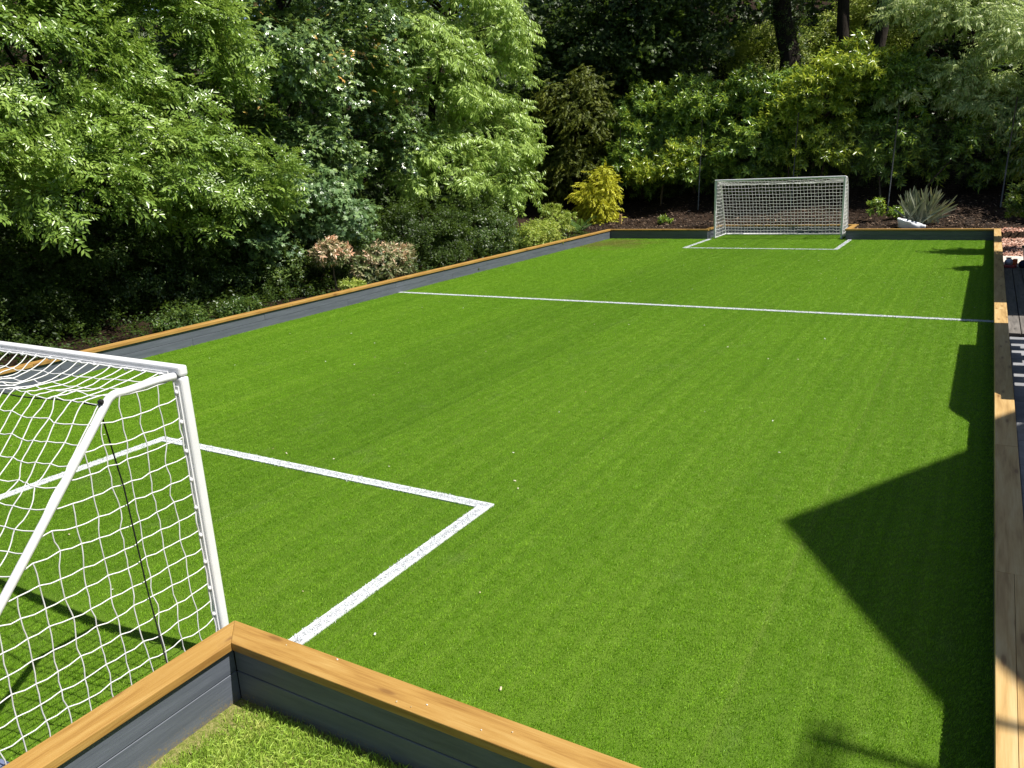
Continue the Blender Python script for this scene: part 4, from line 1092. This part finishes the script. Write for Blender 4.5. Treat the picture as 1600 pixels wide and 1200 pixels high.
o = mesh_np('bark_chips', V, T, M['chip'], None, {'tint': np.repeat(g.uniform(0, 1, n), 8)}); tag(o, 'loose bark chips and dead leaves on the far bank', 'bark chips', kind='stuff')

# ------------------------------------------------------------------ right hand side: patio, deck, paving
M['slab'] = plain_mat('grey_slab', (.22, .225, .235), .75, .3, .25, 5, bump=.3)
M['deck'] = timber_mat('weathered_deck', (.10, .093, .085), (.165, .152, .138), (.24, .22, .20), (.04, .035, .03))
M['pale_slab'] = plain_mat('pale_slab', (.55, .49, .43), .8, .2, .18, 5, bump=.3)
patio = empty('patio', (.4, 2.0, .04)); tag(patio, 'grey paving slabs outside the right hand wall', kind='structure')
for ix in range(4):
    for iy in range(16):
        o = box_obj('paving_slab', -.296, .296, -.296, .296, 0, .055, M['slab'], patio, .006) if ix+iy == 0 else bpy.data.objects.new('paving_slab', slab_me)
        if ix+iy == 0: slab_me = o.data
        else: link(o, patio)
        o.location = (.31+ix*.6, .31+iy*.6, random.uniform(-.002, .002))
deck = empty('deck', (.4, 11.7, .04)); tag(deck, 'weathered timber decking outside the right hand wall', kind='structure')
for ix in range(15):
    o = box_obj('deck_plank', -3.22, 3.22, -.068, .068, .03, .075, M['deck'], deck, .004) if ix == 0 else bpy.data.objects.new('deck_plank', plank_me)
    if ix == 0: plank_me = o.data
    else: link(o, deck)
    o.location = (.072+ix*.146, 3.26, random.uniform(-.002, .002))
# wood grain runs along the planks
for o in deck.children: o.rotation_euler = (0, 0, math.pi/2)
paving = empty('paving', (.4, 18.3, .04)); tag(paving, 'pale paving strip beyond the decking', kind='structure')
first = True
for ix in range(5):
    for iy in range(4):
        if first: o = box_obj('paving_slab', -.22, .22, -.22, .22, 0, .05, M['pale_slab'], paving, .006); pale_me = o.data; first = False
        else: o = link(bpy.data.objects.new('paving_slab', pale_me), paving)
        o.location = (.23+ix*.446, .23+iy*.446, random.uniform(-.002, .002))
# bark and gravel beyond it
g = np.random.default_rng(16); n = 4200
x = g.uniform(.4, 3.2, n); y = g.uniform(20.1, 25.0, n); z = np.full(n, .055)
z = np.maximum(z, ground_z(x, y)+.012)
a = g.uniform(0, 6.28, n); ln = g.uniform(.02, .05, n); wd = g.uniform(.012, .025, n)
dx = np.stack([np.cos(a), np.sin(a), g.normal(0, .3, n)], 1)*ln[:, None]; dy = np.stack([-np.sin(a), np.cos(a), g.normal(0, .4, n)], 1)*wd[:, None]
c0 = np.stack([x, y, z], 1)
V = np.stack([c0-dx-dy, c0+dx-dy, c0+dx+dy, c0-dx+dy, c0-dx*.9-dy*.9+up_, c0+dx*.9-dy*.9+up_, c0+dx*.9+dy*.9+up_, c0-dx*.9+dy*.9+up_], 1).reshape(-1, 3)
T = (bt[None]+(np.arange(n)*8)[:, None, None]).reshape(-1, 3)
M['chip2'] = leaf_mat('red_chip', [(0, (.16, .07, .045)), (.5, (.38, .19, .13)), (1, (.62, .45, .36))], (.3, .15, .1), .05, .8, .2)
o = mesh_np('red_chippings', V, T, M['chip2'], None, {'tint': np.repeat(g.uniform(0, 1, n), 8)}); tag(o, 'reddish chippings beyond the pale paving at the right', 'chippings', kind='stuff')

# potted standard tree
px, py, pz = .93, 18.70, .092
root = plant('potted_tree', 'small clipped standard tree in a dark pot at the right edge', 'tree', (px, py, pz),
      [(px+.02, py, 1.42, .46, .44, .30), (px-.26, py, 1.30, .24, .28, .22)], 'laurel', 'bay', 80, 9, .16, .58, 23, .001, None, .3, .5, 80, None, -.75)
V, T = tube_np([(0, 0, .2), (.01, 0, .6), (-.01, 0, 1.0), (.02, 0, 1.3)], [.03, .026, .024, .02], 8); mesh_np('stem', V, T, M['twig'], root, smooth=True)
acc = Acc()
for a in range(9):
    an = a*2.4; acc.add(tube_np([(.0, 0, 1.0), (.12*math.cos(an), .12*math.sin(an), 1.16), (.34*math.cos(an), .32*math.sin(an), 1.36)], [.014, .010, .004], 5))
V, T = acc.get(); mesh_np('branches', V, T, M['twig'], root)
M['pot'] = plain_mat('dark_pot', (.022, .02, .02), .45, .4, .2)
prof = [(.0, 0.0), (.165, 0), (.175, .01), (.225, .33), (.245, .335), (.247, .37), (.225, .372), (.215, .33), (0, .325)]
n = 28; V = []; T = []
for r, z in prof:
    for j in range(n): V.append((r*math.cos(2*math.pi*j/n), r*math.sin(2*math.pi*j/n), z))
for i in range(len(prof)-1):
    for j in range(n):
        a_, b_ = i*n+j, i*n+(j+1) % n; T += [(a_, b_, b_+n), (a_, b_+n, a_+n)]
mesh_np('pot', np.array(V), np.array(T), M['pot'], root, smooth=False)

# things left beside the pot
M['orange'] = plain_mat('orange_plastic', (.75, .13, .03), .4, .5, .1)
M['red'] = plain_mat('red_plastic', (.62, .10, .09), .4, .5, .1)
M['navy'] = plain_mat('navy_cloth', (.012, .024, .06), .85, .2, .3, 12, bump=.6)
M['cream'] = plain_mat('cream_cloth', (.66, .60, .50), .85, .2, .15, 12, bump=.6)
M['grey_ball'] = plain_mat('pale_grey_plastic', (.55, .57, .62), .4, .5, .1)
ty, tz = 18.08, .117
root = empty('toy_helmet', (.485, ty, tz)); tag(root, 'small white and orange toy helmet with red brim on the deck end', 'toy')
bm = bmesh.new(); bmesh.ops.create_uvsphere(bm, u_segments=16, v_segments=10, radius=.075)
for v in bm.verts: v.co.z = v.co.z*.95+.10
mesh_bm('shell', bm, M['grey_ball'], root, True)
bm = bmesh.new(); bm_prism(bm, [(-.09, -.10), (.10, -.10), (.14, -.03), (.12, .07), (-.09, .07)], 0, .045); bevel(bm, .012, 2); mesh_bm('brim', bm, M['red'], root)
bm = bmesh.new(); bm_box(bm, .06, .14, -.035, .05, .05, .16); bevel(bm, .015, 2); mesh_bm('side_panel', bm, M['orange'], root)
bm = bmesh.new(); bm_prism(bm, [(-.06, -.02), (.02, -.02), (.04, .05), (-.05, .06)], .165, .185); bevel(bm, .006); mesh_bm('crest', bm, M['pot'], root)
def bundle(name, label, cat, loc_, rx, ry, rz_, mat, seed):
    g = np.random.default_rng(seed); bm = bmesh.new(); bmesh.ops.create_icosphere(bm, subdivisions=3, radius=1)
    for v in bm.verts:
        k_ = 1+.10*math.sin(4*v.co.x+seed)+.08*math.sin(6*v.co.y+2*v.co.z)+.05*math.sin(13*v.co.z+5*v.co.x)
        v.co = Vector((v.co.x*rx*k_, v.co.y*ry*k_, max(-.6, v.co.z)*rz_*k_+.6*rz_))
    o = mesh_bm(name, bm, mat, None, True); o.location = loc_; return tag(o, label, cat)
bundle('cloth_bundle', 'crumpled navy cloth beside the toy helmet', 'cloth', (.735, ty+.03, tz), .10, .09, .085, M['navy'], 2)
bundle('cloth_bundle', 'cream cloth at the right of the navy bundle', 'cloth', (.92, ty+.03, tz), .085, .08, .07, M['cream'], 4)

# ------------------------------------------------------------------ what stands to the right, out of the picture, and throws the shadows
M['render'] = plain_mat('house_render', (.66, .62, .55), .85, .2, .06, 3, bump=.2)
M['tile'] = plain_mat('roof_tile', (.12, .075, .06), .8, .2, .3, 9, bump=.5)
M['glass'] = plain_mat('window_glass', (.03, .04, .05), .05, .6)
M['fence'] = timber_mat('fence_timber', (.16, .11, .07), (.24, .17, .11), (.32, .24, .16))
house = empty('house', (4.5, 6.08, .04)); tag(house, 'pale rendered house with steep gable beside the right hand patio', 'house')
bm = bmesh.new()
pts = [(-4.1, 0), (4.1, 0), (4.1, 5.0), (0, 9.1), (-4.1, 5.0)]
fa = [bm.verts.new((.22, p[0], p[1])) for p in pts]; fb = [bm.verts.new((8.0, p[0], p[1])) for p in pts]
bm.faces.new(list(reversed(fa))); bm.faces.new(fb)
for i in range(5): bm.faces.new((fa[i], fa[(i+1) % 5], fb[(i+1) % 5], fb[i]))
mesh_bm('wall', bm, M['render'], house)
for s in (-1, 1):
    bm = bmesh.new(); o1 = 9.35; e = 4.5; th = .12
    q = [(0, o1), (s*e, o1-e), (s*e, o1-e-th), (0, o1-th)]
    a_ = [bm.verts.new((0.0, p[0], p[1])) for p in q]; b_ = [bm.verts.new((8.2, p[0], p[1])) for p in q]
    bm.faces.new(a_); bm.faces.new(list(reversed(b_)))
    for i in range(4): bm.faces.new((a_[i], b_[i], b_[(i+1) % 4], a_[(i+1) % 4]))
    bmesh.ops.recalc_face_normals(bm, faces=bm.faces)
    mesh_bm('roof', bm, M['tile'], house)
for (y0, y1, z0, z1) in ((-2.9, -1.5, .9, 2.1), (1.5, 2.9, .9, 2.1), (-2.4, -1.2, 3.5, 4.7), (1.2, 2.4, 3.5, 4.7), (-.55, .55, 6.0, 7.1)):
    fr = box_obj('window', .19, .215, y0, y1, z0, z1, M['white'], house); box_obj('pane', .178, .188, y0+.07, y1-.07, z0+.07, z1-.07, M['glass'], fr)
dr = box_obj('door', .18, .215, -.5, .45, .02, 2.08, M['fence'], house)
box_obj('handle', .155, .178, -.42, -.38, .98, 1.08, M['dark_metal'], dr)

def screen(label, x, ys, tops, bottoms):
    root = empty('timber_screen', (x, ys[0][0], .09)); tag(root, label, 'screen', 'timber screens beside the patio')
    for (y0, y1), (t0, t1), zb_ in zip(ys, tops, bottoms):
        bm = bmesh.new(); v = []
        for xx in (-.012, .012):
            v.append([bm.verts.new((xx, y-ys[0][0], z)) for y, z in ((y0, zb_), (y1, zb_), (y1, t1-.09), (y0, t0-.09))])
        a_, b_ = v; bm.faces.new(list(reversed(a_))); bm.faces.new(b_)
        for i in range(4): bm.faces.new((a_[i], a_[(i+1) % 4], b_[(i+1) % 4], b_[i]))
        bmesh.ops.recalc_face_normals(bm, faces=bm.faces)
        mesh_bm('slat', bm, M['fence'], root)
    yl = ys[-1][1]-ys[0][0]
    for z in (.72, 1.05): box_obj('rail', .0135, .05, .0, yl, z, z+.07, M['fence'], root)
    return root
ys = [(13.0+.145*k, 13.0+.145*k+.1445) for k in range(38)]
screen('solid timber screen beside the decking', .80, ys, [(1.62, 1.62)]*38, [0.0]*38)
prof_y = [7.97, 8.12, 8.27, 8.56, 11.5]; prof_z = [1.06, 1.18, 1.34, 1.56, 1.56]
ys = [(7.97+.126*k, 7.97+.126*k+.1255) for k in range(28)]
tp2 = [(float(np.interp(a, prof_y, prof_z)), float(np.interp(b, prof_y, prof_z))) for a, b in ys]
screen('timber screen with open slatted foot beside the patio', .80, ys, tp2, [0.0 if k in (0, 1, 2, 3, 4, 5, 7, 8, 11, 14, 15, 16, 19, 20, 23, 26, 27) else (.70 if k % 3 else .5) for k in range(28)])

aer = empty('shadow_aerial', (4.78, 3.84, 6.9)); tag(aer, 'unseen aerial added above the house verge to throw a bar shadow', 'aerial')  # made-up aerial, shaped to cast the blurred bar shadow on the near turf
V, T = tube_np([(0, 0, -.1), (0, 0, 1.0)], .022, 8); mesh_np('mast', V, T, M['dark_metal'], aer)
V, T = tube_np([(.15, 0, .95), (-.62, -.03, .91)], .03, 8); mesh_np('boom', V, T, M['dark_metal'], aer)
for k in range(3):
    V, T = tube_np([(-.62+.06*k, -.30+.03*k, .90), (-.60+.06*k, .12, .92)], .016, 6); mesh_np('element', V, T, M['dark_metal'], aer)

# slim standard tree out of the picture at the right, whose shadow lies on the far turf
plant('standard_tree', 'slim standard tree beside the paving, just outside the right edge', 'tree', (1.22, 21.78, .05),
      [(1.22, 21.75, 2.15, .30, .26, .5), (1.2, 21.75, 2.9, .24, .24, .5)], 'lance', 'bay', 46, 9, .17, 1.2, 24, .05, 3.3, .4, .4, 60, None, -.8, n_limbs=8, limb_r=.02)

# ------------------------------------------------------------------ lawn in the foreground
m, nt, out = new_mat('lawn_soil')
geo = nt.nodes.new('ShaderNodeNewGeometry'); n1 = noise(nt, geo.outputs['Position'], 60, 5, .7); n2 = noise(nt, geo.outputs['Position'], 5, 3, .6)
r1 = ramp(nt, [(.3, (.10, .14, .02)), (.5, (.22, .24, .06)), (.7, (.38, .31, .15))]); L(nt, n1.outputs[0], r1.inputs[0])
principled(nt, out, r1.outputs[0], .95, .1, n1.outputs[0], 1.0, .02)
M['lawn_soil'] = m
bm = bmesh.new(); v = [bm.verts.new(p) for p in ((NRX+.05, -3.5, -.045), (.24, -3.5, -.045), (.24, YN-.05, -.045), (NRX+.05, YN-.05, -.045))]; bm.faces.new(v)
o = mesh_bm('lawn', bm, M['lawn_soil']); tag(o, 'patch of lawn in the foreground below the wall corner', kind='structure')
def lawn_color(nt):
    geo = nt.nodes.new('ShaderNodeNewGeometry'); n = noise(nt, geo.outputs['Position'], 6, 3, .6)
    r = ramp(nt, [(.3, (.26, .42, .045)), (.55, (.38, .54, .08)), (.75, (.52, .58, .15))]); L(nt, n.outputs[0], r.inputs[0]); return r.outputs[0]
M['lawn_blade'] = blade_mat('lawn_blade', lawn_color, (.30, .40, .05), .3, .5)
p = pts_rect(NRX+.09, .18, -.6, YN-.09, 1100)
dcorner = np.minimum(p[:, 0]-(NRX+.05), (YN-.05)-p[:, 1])
dl = p[:, 0]-(NRX+.05)
keep = rng.uniform(size=len(p)) < np.clip((dl-.03-.10*np.clip((p[:, 1]-1.3)/.9, 0, 1))/.10, .04, 1)
p = p[keep]
tufts_lawn = [tuft('lawn_tuft', 26, .06, .042, .0036, M['lawn_blade'], 1.1, 21+k, 1.0) for k in range(3)]
o = scatter('lawn_grass', np.c_[p, np.full(len(p), -.045)], rng.uniform(.7, 1.25, len(p)), tufts_lawn); tag(o, 'mown green grass blades of the foreground lawn', 'grass', kind='stuff')

# ------------------------------------------------------------------ fallen petals and bits lying on the turf
g = np.random.default_rng(33); n = 120
x = g.uniform(XL+.3, XR-.08, n); y = YN+.2+(YF-YN-.4)*g.uniform(0, 1, n)**1.3
a = g.uniform(0, 6.28, n); ln = g.uniform(.004, .012, n); wd = g.uniform(.0025, .005, n)
zb_ = np.full(n, .0125); x[:7] = g.uniform(-2.9, -1.2, 7); y[:7] = g.uniform(YN-.06, YN+.06, 7); ln[:7] *= .45; wd[:7] *= .7; zb_[:7] = TOP+.002
dx = np.stack([np.cos(a), np.sin(a), g.normal(0, .2, n)], 1)*ln[:, None]; dy = np.stack([-np.sin(a), np.cos(a), g.normal(0, .2, n)], 1)*wd[:, None]
c0 = np.stack([x, y, zb_], 1); up2 = np.array([0, 0, .003])
V = np.stack([c0-dx-dy, c0+dx-dy, c0+dx+dy, c0-dx+dy, c0-dx*.9-dy*.9+up2, c0+dx*.9-dy*.9+up2, c0+dx*.9+dy*.9+up2, c0-dx*.9+dy*.9+up2], 1).reshape(-1, 3)
T = (bt[None]+(np.arange(n)*8)[:, None, None]).reshape(-1, 3)
M['petal'] = leaf_mat('petal', [(0, (.42, .30, .14)), (.4, (.66, .58, .42)), (1, (.82, .82, .78))], (.5, .5, .4), .2, .6, .2)
o = mesh_np('fallen_petals', V, T, M['petal'], None, {'tint': np.repeat(g.uniform(0, 1, n), 8)}); tag(o, 'tiny pale petals and bits scattered on the turf', 'litter', kind='stuff')
